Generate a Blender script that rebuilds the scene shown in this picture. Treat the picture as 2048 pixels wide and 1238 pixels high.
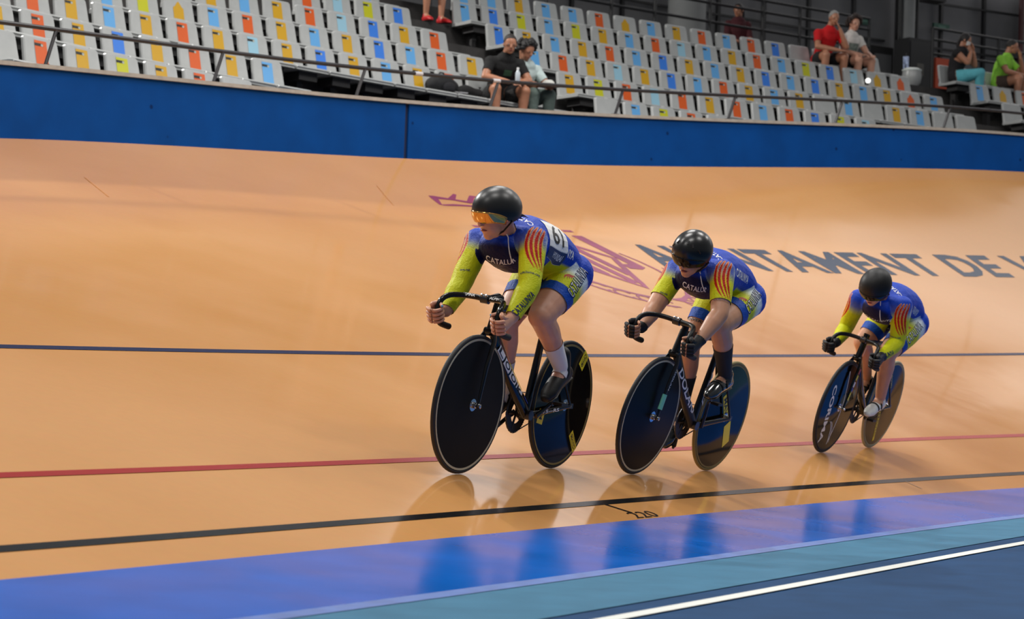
import bpy, bmesh, math, random
import numpy as np
from mathutils import Vector, Matrix
from mathutils.bvhtree import BVHTree

for o in list(bpy.data.objects):
    bpy.data.objects.remove(o, do_unlink=True)
SC = bpy.context.scene
COL = SC.collection
random.seed(5)
RNG = np.random.default_rng(5)

# ------------------------------------------------------------------ camera
HC = 0.66                                   # lens height over the infield
FPX, PITCH, ROLL = 4000.0, math.atan((786.13 - 619) / 4000.0), 0.03611
cam_d = bpy.data.cameras.new('camera')
cam = bpy.data.objects.new('camera', cam_d)
COL.objects.link(cam)
cam_d.sensor_width = 36.0
cam_d.lens = 36.0 * FPX / 2048.0
cam_d.clip_start, cam_d.clip_end = 0.1, 300
_r0 = Vector((1, 0, 0)); _u0 = Vector((0, -math.sin(PITCH), math.cos(PITCH))); _f = Vector((0, math.cos(PITCH), math.sin(PITCH)))
_R = math.cos(ROLL) * _r0 + math.sin(ROLL) * _u0
_U = -math.sin(ROLL) * _r0 + math.cos(ROLL) * _u0
_m = Matrix((_R, _U, -_f)).transposed().to_4x4()
_m.translation = Vector((0, 0, HC))
cam.matrix_world = _m
cam_d.dof.use_dof = True
cam_d.dof.focus_distance = 10.4
cam_d.dof.aperture_fstop = 4.5
SC.camera = cam

# ------------------------------------------------------------------ world, lights, exposure
SC.view_settings.view_transform = 'Standard'
SC.view_settings.look = 'None'
SC.view_settings.gamma = 1.0
SC.view_settings.use_curve_mapping = False
SC.view_settings.exposure = -0.08
w = bpy.data.worlds.new('hall'); SC.world = w; w.use_nodes = True
w.node_tree.nodes['Background'].inputs[0].default_value = (0.93, 0.96, 1.0, 1)
w.node_tree.nodes['Background'].inputs[1].default_value = 0.21

def area(name, loc, target, sx, sy, power, col=(1, 1, 1)):
    d = bpy.data.lights.new(name, 'AREA'); d.shape = 'RECTANGLE'; d.size = sx; d.size_y = sy
    d.energy = power; d.color = col
    o = bpy.data.objects.new(name, d); COL.objects.link(o)
    o.location = loc
    o.rotation_euler = (Vector(target) - Vector(loc)).to_track_quat('-Z', 'Y').to_euler()
    return o
for i, (lx, ly) in enumerate([(-6, 3), (0.5, 6), (7, 9), (-1, 13), (6, 16), (12, 20), (-7, 11), (1, 20)]):  # the last two are added to lighten the upper track
    area('ceiling_lamp', (lx, ly, 11.0), (lx, ly, 0), 3.0, 1.2, 330 if ly < 10 else 430, (1.0, 0.97, 0.93))
# lamp high behind the stand (casts the wall and rail shadow) and the daylight of the clerestory windows above the stand
area('stand_lamp', (-13.5, 25.0, 14.0), (-3.0, 16, 1.5), 0.4, 0.4, 2600, (1.0, 0.97, 0.92))
area('clerestory_window', (15.0, 38.0, 12.6), (5.0, 14, 0.0), 28.0, 7.0, 560, (1.0, 0.95, 0.93))

# ------------------------------------------------------------------ mesh helpers
def link(name, me, mat=None, parent=None, smooth=False):
    o = bpy.data.objects.new(name, me); COL.objects.link(o)
    if mat is not None:
        if isinstance(mat, (list, tuple)):
            for m_ in mat: me.materials.append(m_)
        elif len(me.materials) == 0: me.materials.append(mat)
    if parent is not None: o.parent = parent
    if smooth and len(me.polygons):
        me.polygons.foreach_set('use_smooth', np.ones(len(me.polygons), dtype=bool))
    return o
def mesh(name, V, Fc):
    me = bpy.data.meshes.new(name)
    me.from_pydata([tuple(map(float, v)) for v in V], [], [tuple(map(int, f)) for f in Fc]); me.update()
    return me
def empty(name, loc=(0, 0, 0), mat=None):
    o = bpy.data.objects.new(name, None); COL.objects.link(o)
    o.empty_display_size = 0.1
    if mat is not None: o.matrix_world = mat
    else: o.location = loc
    return o
def tag(o, label=None, cat=None, group=None, kind=None):
    if label: o['label'] = label
    if cat: o['category'] = cat
    if group: o['group'] = group
    if kind: o['kind'] = kind
    return o
class MB:
    """collects simple shapes into one mesh"""
    def __init__(s): s.V = []; s.F = []; s.M = []
    def add(s, V, F, mi=0):
        b = len(s.V); s.V += [tuple(map(float, v)) for v in V]; s.F += [tuple(int(i) + b for i in f) for f in F]; s.M += [mi] * len(F); return s
    def box(s, c, d, mi=0, M=None):
        hx, hy, hz = d[0] / 2, d[1] / 2, d[2] / 2
        V = [Vector((x, y, z)) for z in (-hz, hz) for y in (-hy, hy) for x in (-hx, hx)]
        if M is not None: V = [M @ v for v in V]
        V = [v + Vector(c) for v in V]
        return s.add(V, [(0, 2, 3, 1), (4, 5, 7, 6), (0, 1, 5, 4), (2, 6, 7, 3), (0, 4, 6, 2), (1, 3, 7, 5)], mi)
    def tube(s, pts, r, n=10, mi=0, caps=True, b=None, ref=None):
        """round or elliptical tube along pts; r scalar or list, b = half-size across"""
        P = [Vector(p) for p in pts]; k = len(P)
        ra = [r] * k if np.isscalar(r) else list(r)
        rb = ra if b is None else ([b] * k if np.isscalar(b) else list(b))
        V = []
        up = Vector(ref) if ref is not None else None
        prev = None
        for i in range(k):
            t = (P[min(i + 1, k - 1)] - P[max(i - 1, 0)]).normalized()
            if up is not None: u = up - t * up.dot(t)
            elif prev is not None: u = prev - t * prev.dot(t)
            else:
                a = Vector((0, 0, 1)) if abs(t.z) < 0.9 else Vector((1, 0, 0)); u = a - t * a.dot(t)
            u.normalize(); prev = u; v = t.cross(u)
            for j in range(n):
                a = 2 * math.pi * j / n
                V.append(P[i] + u * (ra[i] * math.cos(a)) + v * (rb[i] * math.sin(a)))
        F = [(i * n + j, i * n + (j + 1) % n, (i + 1) * n + (j + 1) % n, (i + 1) * n + j) for i in range(k - 1) for j in range(n)]
        if caps: F += [tuple(range(n - 1, -1, -1)), tuple((k - 1) * n + j for j in range(n))]
        return s.add(V, F, mi)
    def lathe(s, prof, c, axis, n=32, mi=0):
        """prof: list of (radius, height along axis)"""
        c = Vector(c); ax = Vector(axis).normalized()
        a = Vector((1, 0, 0)) if abs(ax.x) < 0.9 else Vector((0, 0, 1)); u = (a - ax * a.dot(ax)).normalized(); v = ax.cross(u)
        V = []; k = len(prof)
        for (r, h) in prof:
            for j in range(n):
                t = 2 * math.pi * j / n
                V.append(c + ax * h + u * (r * math.cos(t)) + v * (r * math.sin(t)))
        F = [(i * n + j, i * n + (j + 1) % n, (i + 1) * n + (j + 1) % n, (i + 1) * n + j) for i in range(k - 1) for j in range(n)]
        if prof[0][0] > 1e-5: F.append(tuple(range(n - 1, -1, -1)))
        if prof[-1][0] > 1e-5: F.append(tuple((k - 1) * n + j for j in range(n)))
        return s.add(V, F, mi)
    def sphere(s, c, r, n=12, mi=0, sc=(1, 1, 1), M=None):
        c = Vector(c); V = []; k = n // 2 + 1
        for i in range(k):
            th = math.pi * i / (k - 1)
            for j in range(n):
                a = 2 * math.pi * j / n
                p = Vector((r * sc[0] * math.sin(th) * math.cos(a), r * sc[1] * math.sin(th) * math.sin(a), r * sc[2] * math.cos(th)))
                if M is not None: p = M @ p
                V.append(c + p)
        F = [(i * n + j, (i + 1) * n + j, (i + 1) * n + (j + 1) % n, i * n + (j + 1) % n) for i in range(k - 1) for j in range(n)]
        return s.add(V, F, mi)
    def strip(s, A, B, mi=0):
        """quad strip between two point rows"""
        n = len(A)
        return s.add(list(A) + list(B), [(i, i + 1, n + i + 1, n + i) for i in range(n - 1)], mi)
    def build(s, name, mat=None, parent=None, smooth=True, weld=False):
        me = mesh(name, s.V, s.F)
        if any(s.M): me.polygons.foreach_set('material_index', np.array(s.M, dtype=np.int32))
        o = link(name, me, mat, parent, False)
        if smooth and len(me.polygons):
            me.polygons.foreach_set('use_smooth', np.ones(len(me.polygons), dtype=bool))
            me.set_sharp_from_angle(angle=math.radians(40))
        return o

# ------------------------------------------------------------------ materials
def lin(c):
    return tuple(((v / 255) / 12.92 if v / 255 <= 0.04045 else ((v / 255 + 0.055) / 1.055) ** 2.4) for v in c)
MATS = {}
def mat(name, rgb, rough=0.5, metal=0.0, noise=0.0, nscale=8.0, bump=0.0, bscale=60.0, coat=0.0, spec=0.5, rvar=0.0, emit=0.0):
    """rgb in 0..255 sRGB"""
    if name in MATS: return MATS[name]
    m = bpy.data.materials.new(name); m.use_nodes = True; MATS[name] = m
    nt = m.node_tree; N = nt.nodes; L = nt.links; b = N['Principled BSDF']
    col = lin(rgb)
    b.inputs['Base Color'].default_value = (*col, 1)
    b.inputs['Roughness'].default_value = rough; b.inputs['Metallic'].default_value = metal
    b.inputs['Coat Weight'].default_value = coat; b.inputs['Coat Roughness'].default_value = 0.08
    b.inputs['Specular IOR Level'].default_value = spec
    if noise or bump or rvar:
        tc = N.new('ShaderNodeTexCoord')
    if noise:
        t = N.new('ShaderNodeTexNoise'); t.inputs['Scale'].default_value = nscale; t.inputs['Detail'].default_value = 5
        L.new(tc.outputs['Object'], t.inputs['Vector'])
        r = N.new('ShaderNodeValToRGB')
        r.color_ramp.elements[0].position = 0.3; r.color_ramp.elements[1].position = 0.7
        r.color_ramp.elements[0].color = tuple(max(0, c * (1 - noise)) for c in col) + (1,)
        r.color_ramp.elements[1].color = tuple(min(1, c * (1 + noise)) for c in col) + (1,)
        L.new(t.outputs['Fac'], r.inputs['Fac']); L.new(r.outputs['Color'], b.inputs['Base Color'])
    if rvar:
        t3 = N.new('ShaderNodeTexNoise'); t3.inputs['Scale'].default_value = nscale * 0.7; t3.inputs['Detail'].default_value = 6
        L.new(tc.outputs['Object'], t3.inputs['Vector'])
        mr = N.new('ShaderNodeMapRange'); mr.inputs['To Min'].default_value = max(0.02, rough - rvar); mr.inputs['To Max'].default_value = rough + rvar
        mr.inputs['From Min'].default_value = 0.3; mr.inputs['From Max'].default_value = 0.7
        L.new(t3.outputs['Fac'], mr.inputs['Value']); L.new(mr.outputs['Result'], b.inputs['Roughness'])
    if bump:
        t2 = N.new('ShaderNodeTexNoise'); t2.inputs['Scale'].default_value = bscale; t2.inputs['Detail'].default_value = 4
        L.new(tc.outputs['Object'], t2.inputs['Vector'])
        bn = N.new('ShaderNodeBump'); bn.inputs['Strength'].default_value = bump; bn.inputs['Distance'].default_value = 0.02
        L.new(t2.outputs['Fac'], bn.inputs['Height']); L.new(bn.outputs['Normal'], b.inputs['Normal'])
    if emit:
        b.inputs['Emission Color'].default_value = (*col, 1); b.inputs['Emission Strength'].default_value = emit
    return m

# ------------------------------------------------------------------ plan of the track (metres, z = 0 on the infield)
K = 0.96
TS = np.linspace(-24, 46, 2801)
_th = 0.5050 - 0.002589 * TS + 0.0030754 * TS * TS / 2
_th = np.minimum(_th, 1.15)
_ds = TS[1] - TS[0]
_bx = np.cumsum(np.sin(_th)) * _ds; _by = np.cumsum(np.cos(_th)) * _ds
_i0 = np.argmin(abs(TS)); _bx = _bx - _bx[_i0] - 0.212; _by = _by - _by[_i0] + 8.57
# stand / outer wall plan curve
SS = np.linspace(-30, 30, 2401)
_sth = 0.87705 + 0.022518 * SS - 0.0014813 * SS * SS / 2
_sth = np.where(SS < -11, _sth[np.argmin(abs(SS + 11))] + 0.012 * (SS + 11), _sth)
_sth = np.where(SS > 11, _sth[np.argmin(abs(SS - 11))] + 0.012 * (SS - 11), _sth)
_sd = SS[1] - SS[0]
_sx = np.cumsum(np.sin(_sth)) * _sd; _sy = np.cumsum(np.cos(_sth)) * _sd
_j0 = np.argmin(abs(SS)); _sx = _sx - _sx[_j0]; _sy = _sy - _sy[_j0] + 26.7427
DN, RISE, Z4 = 0.7257, 0.41021, 4.27133
WOFF = -4.12 * DN
def stand_xy(o, s):
    s = np.asarray(s, float)
    th = np.interp(s, SS, _sth); return np.stack([np.interp(s, SS, _sx) - o * np.cos(th), np.interp(s, SS, _sy) + o * np.sin(th)], -1)
def _pe(co, s, lo=-13.5, hi=9.5):
    s = np.asarray(s, float); c = np.clip(s, lo, hi)
    v = np.polyval(co, c / 10); d = np.polyval(np.polyder(np.array(co)), c / 10) / 10
    return v + d * (s - c)
CWB = np.array([-0.21066, -0.18263, 0.13991, 0.82027, 2.71907]) / 0.955
CWT = np.array([-0.18349, -0.19305, 0.09642, 0.7583, 3.30256]) / 0.955
CRL = np.array([-0.19835, -0.24366, 0.09754, 0.76745, 3.598]) / 0.955
_bl = np.stack([_bx - 2.6 * np.cos(_th), _by + 2.6 * np.sin(_th)], -1)
_wsamp = np.linspace(-14, 12, 53); _wxy = stand_xy(WOFF, _wsamp)
_near = np.array([TS[np.argmin(((_bl - p) ** 2).sum(1))] for p in _wxy])
_wmap = np.polyfit(_near, _wsamp, 2)
ZL = {0.0: (-.6224, .0256, 0), .224: (-.5548, .0456, 0), .875: (-.3582, .0789, .0521), 2.6: (.1377, .212, .1013)}
_zo = np.array(list(ZL)); _zA = np.linalg.pinv(np.stack([_zo ** 2, _zo, np.ones(4)], 1))
def _zs(s):
    s = np.clip(np.asarray(s, float), -14, 30) / 10
    return np.stack([a + b * s + c * s * s for a, b, c in ZL.values()], -1)
def track(o, s, lift=0.0):
    """point on the track: o across (0 inner edge of the orange, 2.6 blue line, 7.6 wall foot), s along"""
    o, s = np.broadcast_arrays(np.asarray(o, float), np.asarray(s, float))
    th = np.interp(s, TS, _th); x0 = np.interp(s, TS, _bx); y0 = np.interp(s, TS, _by)
    oc = np.minimum(o, 2.6)
    x = x0 - oc * np.cos(th); y = y0 + oc * np.sin(th)
    q = np.einsum('ij,...j->...i', _zA, _zs(s))
    z = q[..., 0] * np.maximum(oc, 0) ** 2 + q[..., 1] * np.maximum(oc, 0) + q[..., 2]
    # apron
    t = np.clip(-o / 0.933, 0, 1)
    z = np.where(o < 0, z * (1 - t) + (-0.6875) * t, z)
    g = np.clip((o - 2.6) / 5.0, 0, 1)
    ws = np.polyval(_wmap, s)
    wxy = stand_xy(WOFF, ws); wz = _pe(CWB, ws)
    D = np.hypot(wxy[..., 0] - x, wxy[..., 1] - y)
    m0 = (2 * q[..., 0] * 2.6 + q[..., 1])
    zz = z + m0 * D * g + (wz - z - m0 * D) * g * g
    x = x * (1 - g) + wxy[..., 0] * g; y = y * (1 - g) + wxy[..., 1] * g
    P = np.stack([x * K, y * K, np.where(o > 2.6, zz, z) * K + HC], -1)
    if lift:
        e = 0.01
        a = track(o + e, s) - track(o - e, s); b = track(o, s + e) - track(o, s - e)
        n = np.cross(a, b); n /= np.linalg.norm(n, axis=-1, keepdims=True)
        n *= np.sign(n[..., 2:3])
        P = P + n * lift
    return P
def surf_z(x, y):
    """height of the banked track under a plan point"""
    best = None
    s = TS[(TS > -12) & (TS < 30)]
    i = np.argmin((np.interp(s, TS, _bx) * K - x) ** 2 + (np.interp(s, TS, _by) * K - y) ** 2)
    s0 = s[i]; th = np.interp(s0, TS, _th)
    o = (-(x / K - np.interp(s0, TS, _bx)) * math.cos(th) + (y / K - np.interp(s0, TS, _by)) * math.sin(th))
    return float(track(o, s0)[2]), float(o), float(s0)
def row_xy(k, arc):
    """plan position (metres) of the back-rest line of seat row k at arc length arc"""
    o = (k - 4) * DN
    kap = np.gradient(_sth, SS); a = np.cumsum((1 + kap * o)) * _sd; a -= np.interp(0, SS, a)
    s = np.interp(np.asarray(arc, float) / K, a, SS)
    return stand_xy(o, s) * K, np.interp(s, SS, _sth), s
def row_z(k): return (Z4 + (k - 4) * RISE) * K + HC
def wall_pt(s, which, o=0.0, dz=0.0):
    xy = stand_xy(WOFF + o, s) * K
    return np.concatenate([xy, ((_pe({'b': CWB, 't': CWT, 'r': CRL}[which], s)) * K + HC + dz)[..., None]], -1)

# ------------------------------------------------------------------ track, apron, infield
def track_material():
    m = bpy.data.materials.new('orange_track_paint'); m.use_nodes = True
    N = m.node_tree.nodes; L = m.node_tree.links; b = N['Principled BSDF']
    tc = N.new('ShaderNodeTexCoord')
    t = N.new('ShaderNodeTexNoise'); t.inputs['Scale'].default_value = 0.45; t.inputs['Detail'].default_value = 6
    L.new(tc.outputs['Object'], t.inputs['Vector'])
    r = N.new('ShaderNodeValToRGB')
    r.color_ramp.elements[0].position = 0.35; r.color_ramp.elements[0].color = (*lin((209, 150, 89)), 1)
    r.color_ramp.elements[1].position = 0.68; r.color_ramp.elements[1].color = (*lin((218, 160, 100)), 1)
    L.new(t.outputs['Fac'], r.inputs['Fac'])
    # fine dust speckle
    t2 = N.new('ShaderNodeTexNoise'); t2.inputs['Scale'].default_value = 22; t2.inputs['Detail'].default_value = 8
    L.new(tc.outputs['Object'], t2.inputs['Vector'])
    mx = N.new('ShaderNodeMix'); mx.data_type = 'RGBA'; mx.blend_type = 'MULTIPLY'; mx.inputs['Factor'].default_value = 0.10
    L.new(r.outputs['Color'], mx.inputs['A']); L.new(t2.outputs['Color'], mx.inputs['B'])
    L.new(mx.outputs['Result'], b.inputs['Base Color'])
    # polish varies: scuffed lane
    t3 = N.new('ShaderNodeTexNoise'); t3.inputs['Scale'].default_value = 0.9; t3.inputs['Detail'].default_value = 7
    L.new(tc.outputs['Object'], t3.inputs['Vector'])
    mr = N.new('ShaderNodeMapRange'); mr.inputs['From Min'].default_value = 0.3; mr.inputs['From Max'].default_value = 0.7
    mr.inputs['To Min'].default_value = 0.07; mr.inputs['To Max'].default_value = 0.14
    L.new(t3.outputs['Fac'], mr.inputs['Value']); L.new(mr.outputs['Result'], b.inputs['Roughness'])
    b.inputs['Specular IOR Level'].default_value = 0.5
    t4 = N.new('ShaderNodeTexNoise'); t4.inputs['Scale'].default_value = 3.0; t4.inputs['Detail'].default_value = 3
    L.new(tc.outputs['Object'], t4.inputs['Vector'])
    bn = N.new('ShaderNodeBump'); bn.inputs['Strength'].default_value = 0.012; bn.inputs['Distance'].default_value = 0.05
    L.new(t4.outputs['Fac'], bn.inputs['Height']); L.new(bn.outputs['Normal'], b.inputs['Normal'])
    return m
M_TRACK = track_material()
S_ALL = np.linspace(-9, 24, 133)
def band(name, o_list, mt, s=S_ALL, lift=0.0, parent=None, thick=0.0):
    """a strip of the track between given o values"""
    o_list = np.asarray(o_list, float)
    P = track(o_list[:, None], s[None, :], lift)
    no, ns = len(o_list), len(s)
    V = P.reshape(-1, 3)
    F = [(i * ns + j, i * ns + j + 1, (i + 1) * ns + j + 1, (i + 1) * ns + j) for i in range(no - 1) for j in range(ns - 1)]
    me = mesh(name, V, F)
    return link(name, me, mt, parent, True)
trk = tag(band('track_surface', np.concatenate([np.linspace(0, 2.6, 14), np.linspace(2.6, 7.6, 26)[1:]]), M_TRACK), 'glossy orange banked velodrome track surface', kind='structure')
apr = tag(band('blue_apron', np.linspace(-0.933, 0, 7), mat('apron_blue', (6, 96, 190), 0.16, noise=0.10, nscale=3, rvar=0.05, spec=0.05)), 'blue painted apron strip inside the orange track', kind='structure')
# worn pale lip of the apron
link('apron_lip', mesh('apron_lip', np.concatenate([track(-0.933, S_ALL), track(-0.865, S_ALL), track(-0.865, S_ALL, 0.004), track(-0.945, S_ALL, 0.004)]),
     [(2 * 133 + i, 2 * 133 + i + 1, 3 * 133 + i + 1, 3 * 133 + i) for i in range(132)]), mat('lip_lilac', (86, 118, 184), 0.4, noise=0.15, nscale=9), apr)
# infield: teal run-off strip and dark blue floor
def flat_band(name, o0, o1, z, mt, n=6, parent=None, thick=0.0):
    th = np.interp(S_ALL, TS, _th); x0 = np.interp(S_ALL, TS, _bx); y0 = np.interp(S_ALL, TS, _by)
    rows = []
    for o in np.linspace(o0, o1, n):
        rows.append(np.stack([(x0 - o * np.cos(th)) * K, (y0 + o * np.sin(th)) * K, np.full(len(S_ALL), z)], -1))
    V = np.concatenate(rows); ns = len(S_ALL)
    return link(name, mesh(name, V, [(i * ns + j, (i + 1) * ns + j, (i + 1) * ns + j + 1, i * ns + j + 1) for i in range(n - 1) for j in range(ns - 1)]), mt, parent, True)
flo = MB().box((4, 2, -0.051), (70, 46, 0.1)).build('floor', mat('infield_dark_blue', (34, 68, 106), 0.6, noise=0.12, nscale=5, bump=0.02, bscale=200, spec=0.04), None, False)
tag(flo, 'dark blue sports floor of the infield', kind='structure')
tag(flat_band('teal_strip', -1.475, -0.93, 0.002, mat('infield_teal', (66, 114, 142), 0.55, noise=0.10, nscale=5, bump=0.02, bscale=200, spec=0.05)), 'teal floor strip between blue apron and dark infield', kind='structure')
flat_band('white_line', -1.665, -1.60, 0.004, mat('line_white', (225, 228, 222), 0.5), n=2, parent=flo)
M_LBLACK = mat('line_black', (16, 17, 19), 0.22, spec=.2); M_LRED = mat('line_red', (158, 28, 20), 0.22, spec=.35); M_LBLUE = mat('line_blue', (12, 22, 62), 0.25, spec=.25)
band('black_line', [.197, .249], M_LBLACK, lift=0.002, parent=trk)
band('red_line', [.848, .902], M_LRED, lift=0.002, parent=trk)
band('blue_line', [2.57, 2.63], M_LBLUE, lift=0.002, parent=trk)

# ---- lettering and emblem painted on the banking
def text_mesh(txt, size=1.0, bold=0.0, shear=0.0, spacing=1.0, res=3):
    c = bpy.data.curves.new('txt', 'FONT'); c.body = txt; c.size = size; c.offset = bold; c.shear = shear; c.space_character = spacing
    c.resolution_u = res
    o = bpy.data.objects.new('txt', c); COL.objects.link(o)
    bpy.context.view_layer.update()
    me = bpy.data.meshes.new_from_object(o.evaluated_get(bpy.context.evaluated_depsgraph_get()))
    bpy.data.objects.remove(o, do_unlink=True); bpy.data.curves.remove(c)
    return me
def text_norm(txt, **kw):
    """text mesh split finely, coordinates normalised: x 0..aspect, y 0..1 (cap height); returns V (n,2), faces"""
    me = text_mesh(txt, **kw)
    bm = bmesh.new(); bm.from_mesh(me); bpy.data.meshes.remove(me)
    bmesh.ops.triangulate(bm, faces=bm.faces)
    V = np.array([v.co[:] for v in bm.verts])[:, :2]
    h = V[:, 1].max() if len(V) else 1
    L = [e for e in bm.edges if e.calc_length() > 0.35 * h]
    if L: bmesh.ops.subdivide_edges(bm, edges=L, cuts=2, use_grid_fill=False)
    bmesh.ops.triangulate(bm, faces=bm.faces)
    bm.verts.index_update()
    V = np.array([v.co[:] for v in bm.verts])[:, :2]; F = [tuple(v.index for v in f.verts) for f in bm.faces]
    bm.free()
    x0 = V[:, 0].min(); H = V[:, 1].max()
    V = (V - [x0, 0]) / H
    return V, F
def track_text(name, txt, s0, s1, o0, o1, mt, lift=0.0025, **kw):
    V, F = text_norm(txt, **kw)
    W = V[:, 0].max()
    P = track(o0 + (o1 - o0) * V[:, 1], s0 + (s1 - s0) * V[:, 0] / W, lift)
    return link(name, mesh(name, P, F), mt, trk)
M_NAVY = mat('lettering_navy', (40, 56, 78), 0.25, noise=0.12, nscale=1.5)
track_text('painted_lettering', 'AJUNTAMENT DE VALÈNCIA', 10.66, 19.75, 4.86, 5.58, M_NAVY, bold=0.028, spacing=1.05)
def track_poly(name, polys, mt, lift=0.0025, sub=6):
    """strokes given as (s,o) polylines with width"""
    mb = MB()
    for pts, wd in polys:
        pts = np.array(pts, float)
        t = np.linspace(0, len(pts) - 1, (len(pts) - 1) * sub + 1)
        x = np.interp(t, np.arange(len(pts)), pts[:, 0]); y = np.interp(t, np.arange(len(pts)), pts[:, 1])
        wv = np.interp(t, np.linspace(0, len(pts) - 1, len(np.atleast_1d(wd))), np.atleast_1d(wd)) if np.ndim(wd) else np.full(len(t), wd)
        d = np.stack([np.gradient(x), np.gradient(y)], -1); d /= np.linalg.norm(d, axis=1, keepdims=True) + 1e-9
        n = np.stack([-d[:, 1], d[:, 0]], -1) * (wv / 2)[:, None]
        mb.strip(track(y + n[:, 1], x + n[:, 0], lift), track(y - n[:, 1], x - n[:, 0], lift))
    return mb.build(name, mt, trk, False)
M_CREST = mat('emblem_plum', (146, 62, 92), 0.25, noise=0.15, nscale=1.5)
def arc_pts(cx, cy, rx, ry, a0, a1, n=9):
    return [(cx + rx * math.cos(math.radians(a)), cy + ry * math.sin(math.radians(a))) for a in np.linspace(a0, a1, n)]
cs = 9.62
crest = [
    # spread wings above the crown
    ([(9.10, 6.28), (9.22, 6.50), (9.42, 6.46), (9.60, 6.40)], [0.03, .09, .05, .07]), ([(9.12, 6.28), (9.30, 6.30), (9.60, 6.30)], [.03, .05, .04]),
    ([(9.42, 6.46), (9.62, 6.62)], [.07, .03]), ([(9.60, 6.40), (9.80, 6.58), (10.02, 6.50), (10.14, 6.28)], [.06, .05, .09, .03]), ([(9.62, 6.30), (9.95, 6.30), (10.13, 6.28)], [.04, .05, .03]),
    # crown
    ([(9.30, 5.72), (9.22, 5.98), (9.42, 5.84), (9.50, 6.06), (9.62, 5.86), (9.74, 6.06), (9.84, 5.84), (10.02, 5.98), (9.95, 5.72), (9.30, 5.72)], .05),
    # lozenge with bars
    ([(9.62, 5.62), (10.10, 5.02), (9.62, 4.24), (9.14, 5.02), (9.62, 5.62)], .075),
    ([(9.44, 5.36), (9.44, 4.56)], .11), ([(9.62, 5.52), (9.62, 4.36)], .11), ([(9.80, 5.36), (9.80, 4.56)], .11),
    # the two crowned letters
    ([(9.00, 5.60), (9.00, 4.80), (9.22, 4.80)], [.15, .15, .11]), ([(8.93, 5.72), (9.07, 5.72)], .05), ([(10.22, 5.60), (10.22, 4.80), (10.02, 4.80)], [.15, .15, .11]), ([(10.15, 5.72), (10.29, 5.72)], .05),
    # laurel branches
    (arc_pts(cs, 4.80, .80, .86, 155, 268), [.03, .055, .05]), (arc_pts(cs, 4.80, .80, .86, 25, -88), [.03, .055, .05]),
    (arc_pts(cs, 4.72, .95, .98, 175, 262), [.02, .05, .03]), (arc_pts(cs, 4.72, .95, .98, 5, -82), [.02, .05, .03]),
    ([(9.30, 3.82), (9.62, 3.98), (9.94, 3.80)], [.03, .06, .03]),
]
for k in range(5):
    for sgn in (-1, 1):
        a = math.radians(200 + k * 14); px_, py_ = cs + sgn * .88 * math.cos(math.pi - a) * -1 * -1, 4.74 + .92 * math.sin(a)
        px_ = cs - sgn * .88 * abs(math.cos(a))
        crest.append((arc_pts(px_, py_, .09, .10, 0, 300, 8), .028))
track_poly('painted_emblem', crest, M_CREST)
# distance mark beside the black line
track_poly('distance_tick', [([(1.86, .20), (1.93, .075)], .024)], M_LBLACK)
track_text('distance_number', '220', 1.86, 2.14, .012, .085, M_LBLACK, bold=0.0)
track_poly('distance_tick', [([(6.55, .20), (6.55, .08)], .018)], mat('tick_faded', (150, 105, 65), .3))
# panel joints across the banking
track_poly('panel_joint', [([(4.85, 6.03), (5.13, 6.55)], .014), ([(8.4, 6.2), (8.75, 6.75)], .010)], mat('joint_tan', (196, 134, 78), .3))

# ------------------------------------------------------------------ outer wall
SW = np.linspace(-14.5, 12, 160)
def wall_panel(s0, s1, n):
    s = np.linspace(s0, s1, n)
    T_ = 0.10
    f0 = wall_pt(s, 'b', 0, -0.25); f1 = wall_pt(s, 't', 0, -0.03)
    b0 = wall_pt(s, 'b', T_, -0.25); b1 = wall_pt(s, 't', T_, -0.03)
    V = np.concatenate([f0, f1, b1, b0]); F = []
    for k in range(3): F += [(k * n + i, k * n + i + 1, (k + 1) * n + i + 1, (k + 1) * n + i) for i in range(n - 1)]
    F += [(0, n, 2 * n, 3 * n), (n - 1, 2 * n - 1, 3 * n - 1, 4 * n - 1)]
    return V, F
def wall_material():
    m = mat('wall_blue', (2, 68, 140), 0.6, noise=0.10, nscale=3.0, spec=0.1)
    nt = m.node_tree; N = nt.nodes; L = nt.links
    # scuffs: small dark marks
    tc = N.new('ShaderNodeTexCoord'); v = N.new('ShaderNodeTexVoronoi'); v.inputs['Scale'].default_value = 2.3; v.inputs['Randomness'].default_value = 1.0
    L.new(tc.outputs['Object'], v.inputs['Vector'])
    r = N.new('ShaderNodeValToRGB'); r.color_ramp.elements[0].position = 0.035; r.color_ramp.elements[0].color = (.35, .35, .4, 1); r.color_ramp.elements[1].position = 0.06; r.color_ramp.elements[1].color = (1, 1, 1, 1)
    L.new(v.outputs['Distance'], r.inputs['Fac'])
    src = N['Principled BSDF'].inputs['Base Color'].links[0].from_socket
    mx = N.new('ShaderNodeMix'); mx.data_type = 'RGBA'; mx.blend_type = 'MULTIPLY'; mx.inputs['Factor'].default_value = 1
    L.new(src, mx.inputs['A']); L.new(r.outputs['Color'], mx.inputs['B']); L.new(mx.outputs['Result'], N['Principled BSDF'].inputs['Base Color'])
    return m
M_WALL = wall_material()
wroot = empty('wall_outer'); tag(wroot, 'blue safety wall around the top of the banking', kind='structure')
V, F = wall_panel(-14.5, -4.66, 64); link('wall_panel', mesh('wall_panel', V, F), M_WALL, wroot, False)
V, F = wall_panel(-4.60, 12, 96); link('wall_panel', mesh('wall_panel', V, F), M_WALL, wroot, False)
V, F = wall_panel(-4.665, -4.595, 3); V = np.array(V); th_ = np.interp(-4.63, SS, _sth)
V[:, :2] += np.array([-math.cos(th_), math.sin(th_)]) * 0.02
link('wall_joint', mesh('wall_joint', V, F), mat('joint_navy', (10, 30, 70), .7), wroot, False)
n = len(SW)
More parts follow.
